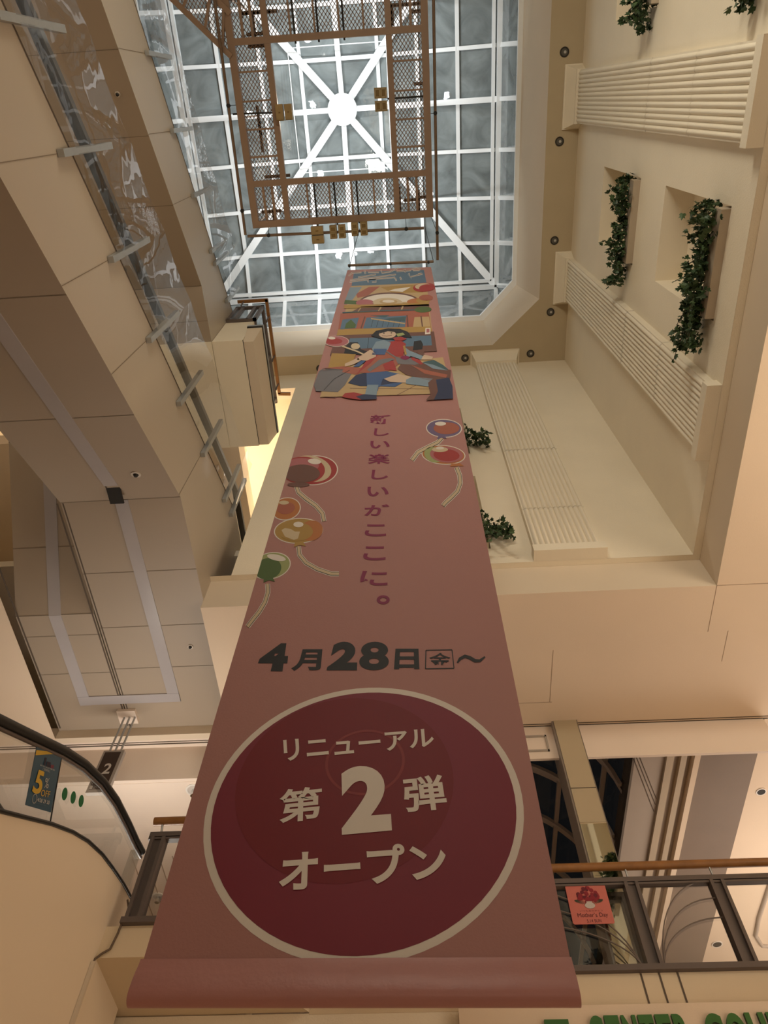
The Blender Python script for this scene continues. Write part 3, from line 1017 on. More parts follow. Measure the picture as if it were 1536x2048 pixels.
# cross piece of the light strip on the landing, and the double joint between the two escalators
MB().box((-4.76, 6.92, 9.135), (-3.34, 7.07, 9.15)).build('light_strip', STRIP, E2)
MB().box((-4.20, 3.9, 9.146), (-4.18, 7.5, 9.15)).box((-4.13, 3.9, 9.146), (-4.115, 7.5, 9.15)).box((-5.18, 4.6, 9.145), (-5.16, 7.5, 9.15)).build('landing_joint', SEAM, E2)
# bare end of the light trough at the bend
MB().box((-3.50, 3.66, f2(3.66) - .003), (-3.34, 3.87, f2(3.66) + .02)).build('open_trough', DARK, E2)

for (px, py), h, lab in (((235, 188), None, 'small smoke detector under the topmost escalator'), ((272, 948), None, 'white smoke detector under the middle escalator, before its bend'),
                         ((381, 1293), 9.15, 'small smoke detector on the flat landing underside beside the light strip'), ((405, 703), 13.8, 'tiny detector on the underside of the topmost landing')):
    if h is None:
        yb_, zb_2 = (2.437, 13.8) if py < 500 else (3.89, 9.15)
        d = xr * ((px - 768) / FPX) + yd * ((py - 1024) / FPX) + zf
        t_ = (zb_2 - TAN * (yb_ - 0) - EYE.z) / (d.z - TAN * d.y)
        p = EYE + d * t_
        nrm = V((0, TAN, -1)).normalized()
    else:
        p = at(px, py, 2, h)
        nrm = V((0, 0, -1))
    dt = thing('smoke_detector', p, lab, 'smoke detector', 'smoke detectors')
    MB().tube([p, p + nrm * .012], 0.055 if py == 948 else .035, 16).build('rim', mat('off_white_plastic', (0.6, 0.53, 0.45), 0.5), dt)
    MB().tube([p + nrm * .008, p + nrm * .035], [0.034, 0.02] if py == 948 else [.024, .015], 12).build('sensor', DARK, dt)

# ------------------------------------------------------------------ fourth-floor bridge edge with wooden rail
br_ = thing('bridge_edge', (-2.9, 4.3, 13.8), 'cream fourth-floor landing edge with boxed beam beside the topmost escalator', 'landing')
MB().box((-3.262, 3.36, 13.78), (-2.74, YB, 14.98)).box((-4.7, 3.36, 13.765), (-3.27, YB, 13.79)).build('slab', CREAM, br_)
b = MB()
b.hexa([(-2.735, 3.40, 13.80), (-2.56, 3.40, 13.80), (-2.56, 5.30, 13.80), (-2.735, 5.30, 13.80)], [(-2.735, 3.30, 14.30), (-2.48, 3.30, 14.30), (-2.48, 5.30, 14.30), (-2.735, 5.30, 14.30)])
b.build('boxed_beam', BAND, br_)
MB().box((-2.74, 3.27, 14.33), (-2.455, 5.30, 14.38)).build('metal_cap', GREYST, br_)
MB().box((-2.745, 3.36, 13.795), (-2.73, 5.28, 13.80)).box((-2.74, 3.28, 14.30), (-2.47, 5.3, 14.33)).build('shadow_gap', DARK, br_)
rl = thing('landing_railing', (-2.75, 3.3, 14.98), 'dark framed glass railing with wooden handrail on the fourth-floor landing edge', 'railing')
MB().box((-3.255, 3.30, 14.98), (-2.70, 3.36, 15.03)).box((-2.76, 3.30, 14.98), (-2.70, 5.30, 15.03)).box((-3.255, 3.30, 15.90), (-2.70, 3.36, 15.97)).box((-2.76, 3.30, 15.90), (-2.70, 5.30, 15.97)).build('rail_frame', DBROWN, rl)
for p in ((-3.22, 3.33), (-3.10, 3.33), (-2.86, 3.33), (-2.73, 3.33), (-2.73, 4.3), (-2.73, 5.2)):
    MB().box((p[0] - .03, p[1] - .03, 15.0), (p[0] + .03, p[1] + .03, 15.95)).build('post', DBROWN, rl)
MB().quad((-3.22, 3.34, 15.03), (-2.73, 3.34, 15.03), (-2.73, 3.34, 15.9), (-3.22, 3.34, 15.9)).quad((-2.73, 3.34, 15.03), (-2.73, 5.25, 15.03), (-2.73, 5.25, 15.9), (-2.73, 3.34, 15.9)).build('glass_panel', CLEAR, rl)
MB().beam((-3.255, 3.26, 16.2), (-2.66, 3.26, 16.2), 0.06, 0.06).beam((-2.68, 3.24, 16.2), (-2.68, 5.2, 16.2), 0.06, 0.06).beam((-2.70, 5.2, 16.2), (-2.45, 5.22, 16.2), 0.06, 0.06).build('handrail', WOOD, rl)
b = MB()
for p in ((-3.15, 3.28), (-2.69, 3.6), (-2.69, 4.4), (-2.69, 5.0)):
    b.tube([(p[0], p[1] + .03, 15.95), (p[0], p[1], 16.0), (p[0] + .02, p[1] - .02, 16.18)], 0.014, 6)
b.build('bracket', DBROWN, rl)

# ------------------------------------------------------------------ ground-floor escalator at the lower left
sc = 3.0 / 2.715
PX = -3.0


def e1(px, py):
    return at(px, py, 0, PX)


e1r = thing('escalator', (PX - .6, 5.0, 0), 'large beige-sided escalator with black handrail and glass balustrade rising to the second floor', 'escalator', 'escalators')
deck = [e1(*q) for q in ((0, 1622), (103, 1648), (145, 1664), (175, 1682), (203, 1708), (225, 1737), (245, 1766), (262, 1797))]
d0 = deck[0]
sl = (deck[1] - deck[0])
deck = [V((PX, d0.y - 6.0, d0.z - 6.0 * TAN))] + deck
end = deck[-1]
flat = V((PX, 7.3, end.z + .02))
cl = MB()
n = len(deck)
top = deck + [flat]
for i in range(len(top) - 1):
    a, b2 = top[i], top[i + 1]
    cl.quad(V((PX, a.y, 0)), V((PX, b2.y, 0)), b2, a)
    cl.quad(a, b2, b2 - V((1.3, 0, 0)), a - V((1.3, 0, 0)))
cl.quad((PX, 7.3, 0), (PX - 1.3, 7.3, 0), (PX - 1.3, 7.3, flat.z), flat)
cl.quad((PX - 1.3, top[0].y, 0), (PX - 1.3, 7.3, 0), flat - V((1.3, 0, 0)), top[0] - V((1.3, 0, 0)))
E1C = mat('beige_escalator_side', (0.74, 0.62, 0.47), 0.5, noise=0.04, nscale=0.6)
cl.build('cladding', E1C, e1r)
ed = MB().tube([p + V((.004, 0, 0)) for p in top[:-1]], 0.017, 8)
ed.build('edge_trim', BLACK, e1r)
hr = [e1(*q) for q in ((0, 1440), (60, 1469), (130, 1502), (170, 1528), (205, 1562), (232, 1600), (255, 1645), (272, 1682), (284, 1704))]
hr = [V((PX, hr[0].y - 5.5, hr[0].z - 5.5 * TAN))] + hr
b = MB()
b.tube(hr, 0.038, 10)
b.build('handrail', BLACK, e1r)
MB().tube([p + V((.0, 0.015, -.055)) for p in hr], 0.016, 8).build('handrail_guide', DBROWN, e1r)
gl_ = MB()
lowp = [e1(*q) for q in ((0, 1622), (60, 1637), (103, 1648), (145, 1664), (175, 1682), (203, 1708), (225, 1737), (245, 1766), (262, 1797))]
lowp = [deck[0]] + lowp
xi = V((-.02, 0, 0))
for i in range(len(hr) - 1):
    gl_.quad(lowp[i] + xi, lowp[i + 1] + xi, hr[i + 1] + xi, hr[i] + xi)
gl_.build('balustrade_glass', glass('balustrade_glass', (0.90, 0.92, 0.90), 0.10, film=(0.5, 0.47, 0.42), film_amt=0.08, rough=0.0), e1r)
jt = MB().tube([e1(124, 1508), e1(100, 1648)], 0.006, 5)
jt.build('glass_joint', DARK, e1r)
b = MB()
xo = V((.006, 0, 0))
for c in ((128, 1588), (145, 1595), (161, 1602)):
    p = e1(*c)
    b.disc(p + xo, 0.05, (1, 0, 0), 20)
b.build('safety_dot', mat('green_sticker', (0.0, 0.11, 0.03), 0.5), e1r)
# inner side of the far balustrade and entry parts seen through the glass
b = MB()
far = [p - V((1.2, 0, 0)) for p in hr]
b.tube(far, 0.04, 8)
b.build('far_handrail', BLACK, e1r)
en = MB()
q = e1(280, 1715)
en.box((PX - .08, q.y - .1, q.z - .28), (PX - .03, q.y + .05, q.z + .02), 0)
en.box((PX - .09, q.y - .5, q.z - .62), (PX - .05, q.y - .05, q.z - .45), 1)
en.build('inlet_cap', [CLEAR, mat('green_sticker', (0.0, 0.11, 0.03), 0.5)], e1r)

ps = thing('discount_poster', e1(85, 1560), 'blue 5% OFF poster with a yellow numeral on the escalator glass', 'poster')
b = MB()
BLUE = mat('blue_poster', (0.030, 0.075, 0.115), 0.4, noise=0.08)
YEL = mat('yellow_print', (0.50, 0.31, 0.03), 0.5)
INK = mat('dark_print', (0.02, 0.015, 0.03), 0.6)
PALE = mat('pale_print', (0.42, 0.40, 0.36), 0.6)
x1_ = V((.008, 0, 0))
pc = [e1(*q) + x1_ for q in ((72, 1491), (121, 1513), (100, 1625), (49, 1610))]


def pq(u, v, k=1):
    return pc[0] * (1 - u) * (1 - v) + pc[1] * u * (1 - v) + pc[2] * u * v + pc[3] * (1 - u) * v + V((.003 * k, 0, 0))


b.prism([p - V((.004, 0, 0)) for p in pc], (.004, 0, 0), 0)
b.quad(pq(0, .08), pq(.55, .0), pq(.75, .0), pq(0, .17), 1)
glyphs(b, '5', [pq(.18, .38), pq(.45, .38), pq(.45, .78), pq(.10, .78)], 1, bold=0.03, lift=(.003, 0, 0))
glyphs(b, '%', [pq(.52, .47), pq(.68, .45), pq(.68, .63), pq(.52, .64)], 3, lift=(.003, 0, 0))
glyphs(b, 'OFF', [pq(.45, .68), pq(.80, .66), pq(.80, .77), pq(.45, .79)], 1, lift=(.003, 0, 0))
b.quad(pq(.36, .14), pq(.43, .135), pq(.43, .27), pq(.36, .275), 2).quad(pq(.47, .19), pq(.62, .18), pq(.62, .27), pq(.47, .275), 2).quad(pq(.64, .215), pq(.76, .205), pq(.76, .265), pq(.64, .275), 4)
glyphs(b, '新生活応援祭', [pq(.22, .285), pq(.82, .275), pq(.82, .30), pq(.22, .31)], 3, lift=(.003, 0, 0))
glyphs(b, 'ご請求時に', [pq(.34, .32), pq(.64, .315), pq(.64, .36), pq(.34, .365)], 3, lift=(.003, 0, 0))
glyphs(b, '4/28 29 30', [pq(.36, .83), pq(.84, .82), pq(.84, .885), pq(.36, .895)], 3, bold=.01, lift=(.003, 0, 0))
b.disc(pq(.27, .86), .035, (1, 0, 0), 20, 3, r2=.030)
b.quad(pq(.24, .92), pq(.8, .91), pq(.8, .92), pq(.24, .93), 5)
b.build('printed_sheet', [BLUE, YEL, INK, PALE, mat('red_print', (0.16, 0.03, 0.05), 0.6), mat('grey_blue_print', (0.08, 0.12, 0.15), 0.6)], ps)

cb = MB()
cp = [at(255, 1800, 1, YL2 - .02), at(258, 1822, 1, YL2 - .02), at(247, 1838, 1, YL2 - .02), at(235, 1868, 1, YL2 - .02), at(220, 1898, 1, YL2 - .02), at(203, 1908, 1, YL2 - .02), at(190, 1918, 1, YL2 - .02), at(187, 1926, 1, YL2 - .02)]
cb.tube(cp, 0.010, 6)
tag(cb.build('cable', mat('brown_cable', (0.12, 0.08, 0.05), 0.6)), 'loose brown cable drooping down the escalator side by the railing foot', 'cable')
p0, p1 = at(187, 1924, 0, PX + .02), at(142, 2060, 0, PX + .02)
tag(MB().beam(p0, p1 - V((0, 0, 4)), 0.035, 0.03, up=(0, 1, 0)).build('cable_duct', mat('cream_duct', (0.6, 0.5, 0.38), 0.5)), 'thin cream cable duct running down the end of the escalator side', 'cable duct')


# ------------------------------------------------------------------ second-floor railings
def railing(name, x0, x1, y, posts, label, curves, group):
    t = thing('balcony_railing', ((x0 + x1) / 2, y, Z2), label, 'railing', group)
    MB().box((x0, y - .06, Z2 - .055), (x1, y + .06, Z2 + .0)).build('bottom_rail', DBROWN, t)
    MB().box((x0, y - .035, Z2 + .83), (x1, y + .035, Z2 + .863)).box((x0, y - .035, Z2 + .853), (x1, y + .035, Z2 + .916)).box((x0, y - .02, Z2 + .86), (x1, y + .02, Z2 + .855)).build('top_rail', DBROWN, t)
    MB().tube([(x0, y - .02, Z2 + 1.05), (x1, y - .02, Z2 + 1.05)], 0.045, 12).build('handrail', WOOD, t)
    for px_ in posts:
        MB().box((px_ - .075, y - .06, Z2), (px_ - .04, y + .06, Z2 + .85)).box((px_ + .04, y - .06, Z2), (px_ + .075, y + .06, Z2 + .85)).box((px_ - .04, y - .02, Z2), (px_ + .04, y + .05, Z2 + .85)).build('post', DBROWN, t)
        MB().tube([(px_, y, Z2 + .91), (px_ - .01, y - .02, Z2 + 1.02)], 0.012, 6).build('handrail_bracket', GREYST, t)
    e_ = [x0] + list(posts) + [x1]
    for a, b_ in zip(e_, e_[1:]):
        if b_ - a < .2:
            continue
        MB().quad((a + .05, y + .01, Z2), (b_ - .05, y + .01, Z2), (b_ - .05, y + .01, Z2 + .83), (a + .05, y + .01, Z2 + .83)).build('glass_panel', CLEAR, t)
    for a, b_, flip in curves:
        g = MB()
        for hgt, k in ((.86, 1.0), (.66, .9), (.45, .78)):
            pth = []
            for i in range(13):
                s = i / 12
                u = math.sin(s * math.pi / 2) ** 1.0
                xx = (1 - math.cos(s * math.pi / 2)) if hgt > 0 else s
                x_ = a + (b_ - a) * (0.04 + .96 * (0.25 * s + .75 * (1 - math.cos(s * math.pi / 2))))
                pth.append((x_, y - .012, Z2 + .02 + hgt * u * .98))
            g.tube(pth, 0.0075, 6)
        g.build('curved_bar', mat('brown_rod', (0.15, 0.115, 0.095), 0.45), t)
    return t


railing('', 0.3, 8.4, YR2, (2.12, 3.016, 4.72), 'second-floor railing with glass, fan-shaped bars and wooden handrail behind the banner', ((2.19, 2.94, 1), (2.05, 0.72, -1)), 'second-floor railings')
railing('', -2.865, -1.88, YL2, (-2.76,), 'short second-floor railing with wooden handrail beside the escalator', (), 'second-floor railings')

mp = thing('flower_poster', (1.7, 7.66, 6.4), "pink Mother's Day poster with a vase of red carnations on the railing glass", 'poster')
b = MB()
yy = 7.672
b.prism([V((1.48 + dx, yy, 6.225 + dz)) for dx, dz in ((.015, 0), (.42, 0), (.435, .015), (.435, .425), (.42, .44), (.015, .44), (0, .425), (0, .015))], (0, .004, 0), 0)
rnd = random.Random(3)
for k in range(36):
    a, r = rnd.uniform(0, 6.28), rnd.uniform(0, 1) ** .5
    b.disc((1.70 + .115 * r * math.cos(a), yy - .002 - .0001 * k, 6.545 + .085 * r * math.sin(a)), rnd.uniform(.016, .026), (0, -1, 0), 9, 1 if k % 3 else 5)
for k in range(22):
    a = math.pi * k / 21
    s, c_ = math.sin(a), math.cos(a)
    b.poly([V((1.70 + .06 * c_, yy - .001, 6.50 - .03 * s)), V((1.70 + .155 * c_, yy - .001, 6.485 - .05 * s)), V((1.70 + .15 * c_, yy - .001, 6.495 - .05 * s))], 2)
b.poly([V((1.70 + .055 * math.cos(t), yy - .006, 6.425 + .035 * math.sin(t))) for t in (2 * math.pi * k / 16 for k in range(16))], 3)
b.box((1.67, yy - .007, 6.44), (1.73, yy - .005, 6.47), 3)
glyphs(b, 'いつもありがとう', [V((1.58, yy, 6.375)), V((1.82, yy, 6.375)), V((1.82, yy, 6.36)), V((1.58, yy, 6.36))], 4, lift=(0, -.003, 0))
glyphs(b, 'Mother\u2019s Day', [V((1.545, yy, 6.345)), V((1.865, yy, 6.345)), V((1.865, yy, 6.285)), V((1.545, yy, 6.285))], 4, lift=(0, -.003, 0))
glyphs(b, '5.14 SUN', [V((1.63, yy, 6.275)), V((1.78, yy, 6.275)), V((1.78, yy, 6.24)), V((1.63, yy, 6.24))], 4, lift=(0, -.003, 0))
pbox = b
kk = YR2 / 7.7
b.v = [tuple(EYE[i] + (V(p)[i] - EYE[i]) * kk for i in range(3)) for p in b.v]
b.build('printed_sheet', [mat('salmon_poster', (0.50, 0.135, 0.105), 0.5), mat('carnation_red', (0.22, 0.008, 0.018), 0.5), mat('poster_leaf', (0.03, 0.035, 0.015), 0.5), mat('vase_white', (0.48, 0.42, 0.38), 0.5), mat('poster_ink', (0.10, 0.02, 0.02), 0.5), mat('carnation_dark', (0.11, 0.004, 0.012), 0.5)], mp)

# mirror-clad column behind the railing
cl_ = thing('column', (1.94, 7.6, Z2), 'beige panelled column with a mirror on its lower half behind the railing', 'column')
MB().box((1.79, 7.55, 7.37), (2.10, 7.95, 9.05)).build('upper_panel', BRASS, cl_)
MB().box((1.79, 7.55, Z2), (2.10, 7.95, 7.365)).build('mirror_panel', MIRROR, cl_)
MB().box((1.765, 7.56, Z2), (1.789, 7.95, 9.05)).box((2.101, 7.545, Z2), (2.108, 7.95, 9.05)).build('edge_strip', mat('grey_edge', (0.22, 0.18, 0.15), 0.4), cl_)
MB().box((1.79, 7.546, 7.86), (2.10, 7.5499, 7.87)).build('joint', SEAM, cl_)

# ceiling downlights on the second floor
for (px, py), z, s, lab in (((390, 1580), 8.43, .10, 'white conical downlight on the gallery ceiling beside the banner'), ((317, 1793), 8.43, .08, 'small white downlight seen through the short railing'),
                            ((1522, 1583), ZS, .06, 'dark round downlight on the pale ceiling past the coffer, above the handrail'), ((1434, 1888), ZS, .075, 'dark round downlight seen through the railing glass')):
    p = at(px, py, 2, z)
    d = thing('downlight', p, lab, 'downlight', 'second-floor downlights')
    MB().disc(p + V((0, 0, -.012)), s * 1.25, r2=s).tube([p + V((0, 0, -.012)), p], s * 1.25, 20, cap=False).build('trim_ring', mat('white_ring', (0.75, 0.7, 0.64), 0.4), d)
    MB().disc(p + V((0, 0, -.008)), s).build('recess', DARK if px > 1000 else mat('pale_reflector', (0.55, 0.5, 0.45), 0.3), d)
    if px < 1000:
        MB().tube([p + V((0, 0, -.006)), p + V((0, 0, -.10))], s * .42, 16).build('lamp', CHROME, d)

# ------------------------------------------------------------------ hanging floor sign
pl = at(257, 1430, 2, 9.15)
hs = thing('hanging_sign', pl, 'brown hanging floor sign with a white 2, hung on three rods from the ceiling', 'sign')
MB().box((pl.x - .13, pl.y - .12, 9.10), (pl.x + .13, pl.y + .12, 9.15)).build('ceiling_plate', PINKISH, hs)
ys = pl.y
sq = [at(q[0], q[1], 1, ys) for q in ((206.7, 1503), (248, 1505), (218, 1587), (175, 1589))]
xs0, xs1 = (sq[0].x + sq[3].x) / 2, (sq[1].x + sq[2].x) / 2
zs1, zs0 = (sq[0].z + sq[1].z) / 2, (sq[2].z + sq[3].z) / 2
mx = (xs0 + xs1) / 2
for k in (-.075, 0, .075):
    MB().tube([(mx + k, ys, 9.1), (mx + k, ys, zs1)], 0.014, 8).build('rod', GREYST, hs)
MB().box((xs0, ys - .03, zs0), (xs1, ys + .03, zs1)).build('frame', mat('grey_sign_frame', (0.36, 0.32, 0.29), 0.4), hs)
b = MB()
b.box((xs0 + .028, ys - .033, zs0 + .045), (xs1 - .04, ys - .03, zs1 - .03), 0)
wd, hh = xs1 - xs0, zs1 - zs0


def sp(u, v):
    return V((xs0 + wd * u, ys - .033, zs1 - hh * v))


glyphs(b, '2', [sp(.36, .33), sp(.72, .33), sp(.72, .58), sp(.36, .58)], 1, bold=.02, lift=(0, -.003, 0))
glyphs(b, 'フードコート', [sp(.28, .855), sp(.86, .855), sp(.86, .915), sp(.28, .915)], 1, lift=(0, -.003, 0))
glyphs(b, '?', [sp(.14, .765), sp(.19, .765), sp(.19, .825), sp(.14, .825)], 1, lift=(0, -.003, 0))
glyphs(b, 'インフォメーション', [sp(.26, .77), sp(.86, .77), sp(.86, .82), sp(.26, .82)], 1, lift=(0, -.003, 0))
b.box((xs0 + wd * .11, ys - .036, zs1 - hh * .92), (xs0 + wd * .23, ys - .033, zs1 - hh * .85), 1)
b.build('sign_face', [mat('dark_brown_sign', (0.045, 0.024, 0.016), 0.4), mat('sign_white', (0.62, 0.58, 0.55), 0.5)], hs)

# ------------------------------------------------------------------ the banner
YBN = 2.37
bn = thing('banner', (-0.23, YBN, 2.82), 'long pink vertical banner announcing the April 28 renewal opening, hanging down the court', 'banner')


def B(px, py, k=0):
    return at(px, py, 1, YBN) + V((0, -.0006 * k, 0))


PK = mat('pink_banner_cloth', (0.385, 0.185, 0.168), 0.55, noise=0.03, nscale=2.0, bump=0.05, bscale=120)
cols = {
    'pink': PK,
    'white': mat('banner_white', (0.70, 0.64, 0.58), 0.6),
    'crimson': mat('banner_crimson', (0.19, 0.016, 0.034), 0.55),
    'darkred': mat('banner_dark_red', (0.165, 0.006, 0.012), 0.55),
    'ring': mat('banner_ring_red', (0.23, 0.03, 0.03), 0.55),
    'magenta': mat('banner_magenta', (0.20, 0.008, 0.06), 0.55),
    'ink': mat('banner_black', (0.011, 0.009, 0.010), 0.55),
    'blue': mat('banner_sky_blue', (0.09, 0.155, 0.235), 0.55),
    'navy': mat('banner_navy', (0.022, 0.03, 0.08), 0.55),
    'mblue': mat('banner_blue', (0.05, 0.10, 0.24), 0.55),
    'lblue': mat('banner_light_blue', (0.20, 0.27, 0.34), 0.55),
    'tan': mat('banner_tan', (0.46, 0.32, 0.16), 0.55),
    'gold': mat('banner_gold', (0.38, 0.23, 0.055), 0.55),
    'orange': mat('banner_orange', (0.42, 0.15, 0.04), 0.55),
    'cream': mat('banner_cream', (0.55, 0.44, 0.29), 0.55),
    'red': mat('banner_red', (0.33, 0.03, 0.028), 0.55),
    'brown': mat('banner_brown', (0.14, 0.06, 0.045), 0.55),
    'rust': mat('banner_rust', (0.34, 0.10, 0.06), 0.55),
    'grey': mat('banner_grey', (0.16, 0.15, 0.165), 0.55),
    'skin': mat('banner_skin', (0.56, 0.41, 0.30), 0.55),
    'green': mat('banner_green', (0.07, 0.12, 0.03), 0.55),
    'lgreen': mat('banner_pale_green', (0.30, 0.33, 0.13), 0.55),
    'teal': mat('banner_teal', (0.05, 0.10, 0.115), 0.55),
    'purple': mat('banner_purple', (0.14, 0.10, 0.20), 0.55),
    'dpink': mat('banner_deep_pink', (0.38, 0.12, 0.13), 0.55),
}
CI = {k: i for i, k in enumerate(cols)}
fb = MB()
# cloth: front and back with a fold round the bottom bar
tl, tr, br2, bl = B(695, 540), B(862, 534), B(1146, 1945), B(278.5, 1948)
nseg = 40
rows = []
for i in range(nseg + 1):
    s = i / nseg
    rows.append((tl.lerp(bl, s), tr.lerp(br2, s)))
for a, b_ in zip(rows, rows[1:]):
    fb.quad(a[0], a[1], b_[1], b_[0], 0)
    e = V((0, .008, 0))
    fb.quad(a[0] + e, b_[0] + e, b_[1] + e, a[1] + e, 0)
fb.quad(rows[0][0], rows[0][1], rows[0][1] + V((0, .008, 0)), rows[0][0] + V((0, .008, 0)), 0)


def sh(pts, col, k):
    fb.poly([B(x, y, k) for x, y in pts], CI[col])


def ell(cx, cy, rx, ry, col, k, rot=0, a0=0, a1=360, n=36):
    p = []
    for i in range(n + (0 if a1 - a0 >= 360 else 1)):
        t = math.radians(a0 + (a1 - a0) * i / n)
        x, y = rx * math.cos(t), ry * math.sin(t)
        c, s = math.cos(math.radians(rot)), math.sin(math.radians(rot))
        p.append((cx + x * c - y * s, cy + x * s + y * c))
    sh(p, col, k)


def line(pts, w, col, k):
    w_ = w if isinstance(w, (list, tuple)) else [w] * len(pts)
    L_, R2 = [], []
    for i, p in enumerate(pts):
        a, b_ = pts[max(i - 1, 0)], pts[min(i + 1, len(pts) - 1)]
        d = math.hypot(b_[0] - a[0], b_[1] - a[1]) or 1
        nx, ny = -(b_[1] - a[1]) / d * w_[i] / 2, (b_[0] - a[0]) / d * w_[i] / 2
        L_.append((p[0] + nx, p[1] + ny))
        R2.append((p[0] - nx, p[1] - ny))
    for i in range(len(pts) - 1):
        sh([L_[i], L_[i + 1], R2[i + 1], R2[i]], col, k)


def tx(text, quad, col, k, bold=0.0):
    glyphs(fb, text, [B(*q) for q in quad], CI[col], bold=bold, lift=(0, -.0006 * k, 0))


# big round emblem
cc = V((-0.247, YBN, 3.53))


def circ(c, r, rz, col, k, r2=None):
    n = 72
    o = [c + V((r * math.cos(t), -.0006 * k, rz * math.sin(t))) for t in (2 * math.pi * i / n for i in range(n))]
    if r2:
        i_ = [c + V((r * r2 * math.cos(t), -.0006 * k, rz * r2 * math.sin(t))) for t in (2 * math.pi * i / n for i in range(n))]
        fb.add(o + i_, [(j, (j + 1) % n, n + (j + 1) % n, n + j) for j in range(n)], CI[col])
    else:
        fb.poly(o, CI[col])


circ(cc + V((0, 0, .012)), 0.616, 0.628, 'white', 1)
circ(cc + V((0, 0, .010)), 0.588, 0.597, 'crimson', 2)
circ(V((-0.327, YBN, 3.648)), 0.438, 0.456, 'darkred', 3)
circ(V((-0.247, YBN, 3.735)), 0.165, 0.172, 'ring', 4, .93)
tx('リニューアル', [(566, 1481), (866, 1457), (869, 1494), (569, 1524)], 'white', 6, .022)
tx('第', [(560, 1581), (644, 1572), (643, 1640), (557, 1648)], 'white', 6, .022)
tx('2', [(680, 1535), (776, 1531), (784, 1662), (684, 1671)], 'white', 6, .045)
tx('弾', [(804, 1557), (885, 1549), (896, 1619), (811, 1626)], 'white', 6, .022)
tx('オープン', [(564, 1704), (884, 1683), (903, 1757), (556, 1785)], 'white', 6, .03)
# date line
tx('4', [(531, 1287), (579, 1287), (573, 1343), (510, 1343)], 'ink', 3, .06)
tx('月', [(594, 1299), (645, 1299), (641, 1342), (581, 1342)], 'ink', 3, .035)
tx('2', [(668, 1284), (716, 1284), (714, 1341), (653, 1341)], 'ink', 3, .06)
tx('8', [(722, 1284), (777, 1284), (778, 1341), (717, 1341)], 'ink', 3, .035)
tx('日', [(791, 1298), (837, 1298), (839, 1339), (788, 1339)], 'ink', 3, .035)
tx('金', [(859, 1306), (901, 1306), (902, 1333), (858, 1333)], 'ink', 3, .012)
for q in (((852, 1301), (904, 1300)), ((904, 1300), (908, 1337)), ((908, 1337), (851, 1338)), ((851, 1338), (852, 1301))):
    line(q, 2.0, 'ink', 3)
line([(915, 1326), (920, 1318), (930, 1313), (940, 1316), (950, 1322), (960, 1322), (970, 1314)], [3, 6, 7, 7, 7, 6, 3], 'ink', 3)
# vertical headline
for ch, (xa, ya, xb, yb3) in zip('新しい楽しいがここに。', [(741, 830, 782, 848), (749, 857, 779, 872), (741, 882, 780, 897), (737, 908, 781, 928), (744, 940, 777, 959), (735, 974, 778, 993), (730, 1009, 779, 1032), (731, 1049, 773, 1073), (728, 1093, 772, 1121), (722, 1142, 776, 1173), (753, 1191, 780, 1209)]):
    if ch == '。':
        cx, cy = (xa + xb) / 2, (ya + yb3) / 2
        n = 28
        for i in range(n):
            t0, t1 = 2 * math.pi * i / n, 2 * math.pi * (i + 1) / n
            sh([(cx + 13 * math.cos(t0), cy + 9 * math.sin(t0)), (cx + 13 * math.cos(t1), cy + 9 * math.sin(t1)), (cx + 6.5 * math.cos(t1), cy + 4.2 * math.sin(t1)), (cx + 6.5 * math.cos(t0), cy + 4.2 * math.sin(t0))], 'magenta', 3)
    else:
        tx(ch, [(xa, ya), (xb, ya), (xb - 1, yb3), (xa - 2, yb3)], 'magenta', 3, .022)


def string(pts):
    line(pts, 10, 'white', 2)
    line(pts, 7.4, 'ink', 3)
    line(pts, 5.4, 'cream', 4)


# balloons
def lx(y):      # left edge of the cloth at image row y
    return 695 + (y - 540) * (278.5 - 695) / (1948 - 540)


def rx(y):
    return 862 + (y - 534) * (1146 - 862) / (1945 - 534)


def clipell(cx, cy, rx_, ry, col, k, rot=0, grow=0, egg=0.0, ly=None):
    p = []
    for i in range(44):
        t = 2 * math.pi * i / 44
        x, y = (rx_ + grow) * math.cos(t), (ry + grow * .8) * math.sin(t)
        x *= 1 + egg * (y / (ry + grow))
        c, s = math.cos(math.radians(rot)), math.sin(math.radians(rot))
        X, Y = cx + x * c - y * s, cy + x * s + y * c
        p.append((min(max(X, lx(Y) + .3), rx(Y) - .3), Y))
    sh(p, col, k)


# dark red balloon
string([(592, 970), (597, 985), (612, 998), (632, 1012), (645, 1027), (648, 1043)])
clipell(628, 941, 46, 28, 'white', 2, -4, 2.2)
clipell(628, 941, 46, 28, 'red', 3, -4)
clipell(622, 938, 41, 26, 'cream', 4, 10)
clipell(606, 941, 44, 27, 'red', 5, 0)
clipell(604, 932, 34, 15, 'dpink', 6, 0)
clipell(604, 948, 36, 18, 'brown', 7, 0)
clipell(629, 924, 13, 5.5, 'white', 8, 6)
clipell(597, 970, 22, 5, 'brown', 6)
# orange flower balloon
clipell(572, 1018, 28, 21, 'white', 2, -12, 2)
clipell(572, 1018, 28, 21, 'orange', 3, -12)
clipell(572, 1017, 18, 12, 'rust', 4, -8)
clipell(568, 1006, 10, 4, 'cream', 5, 0)
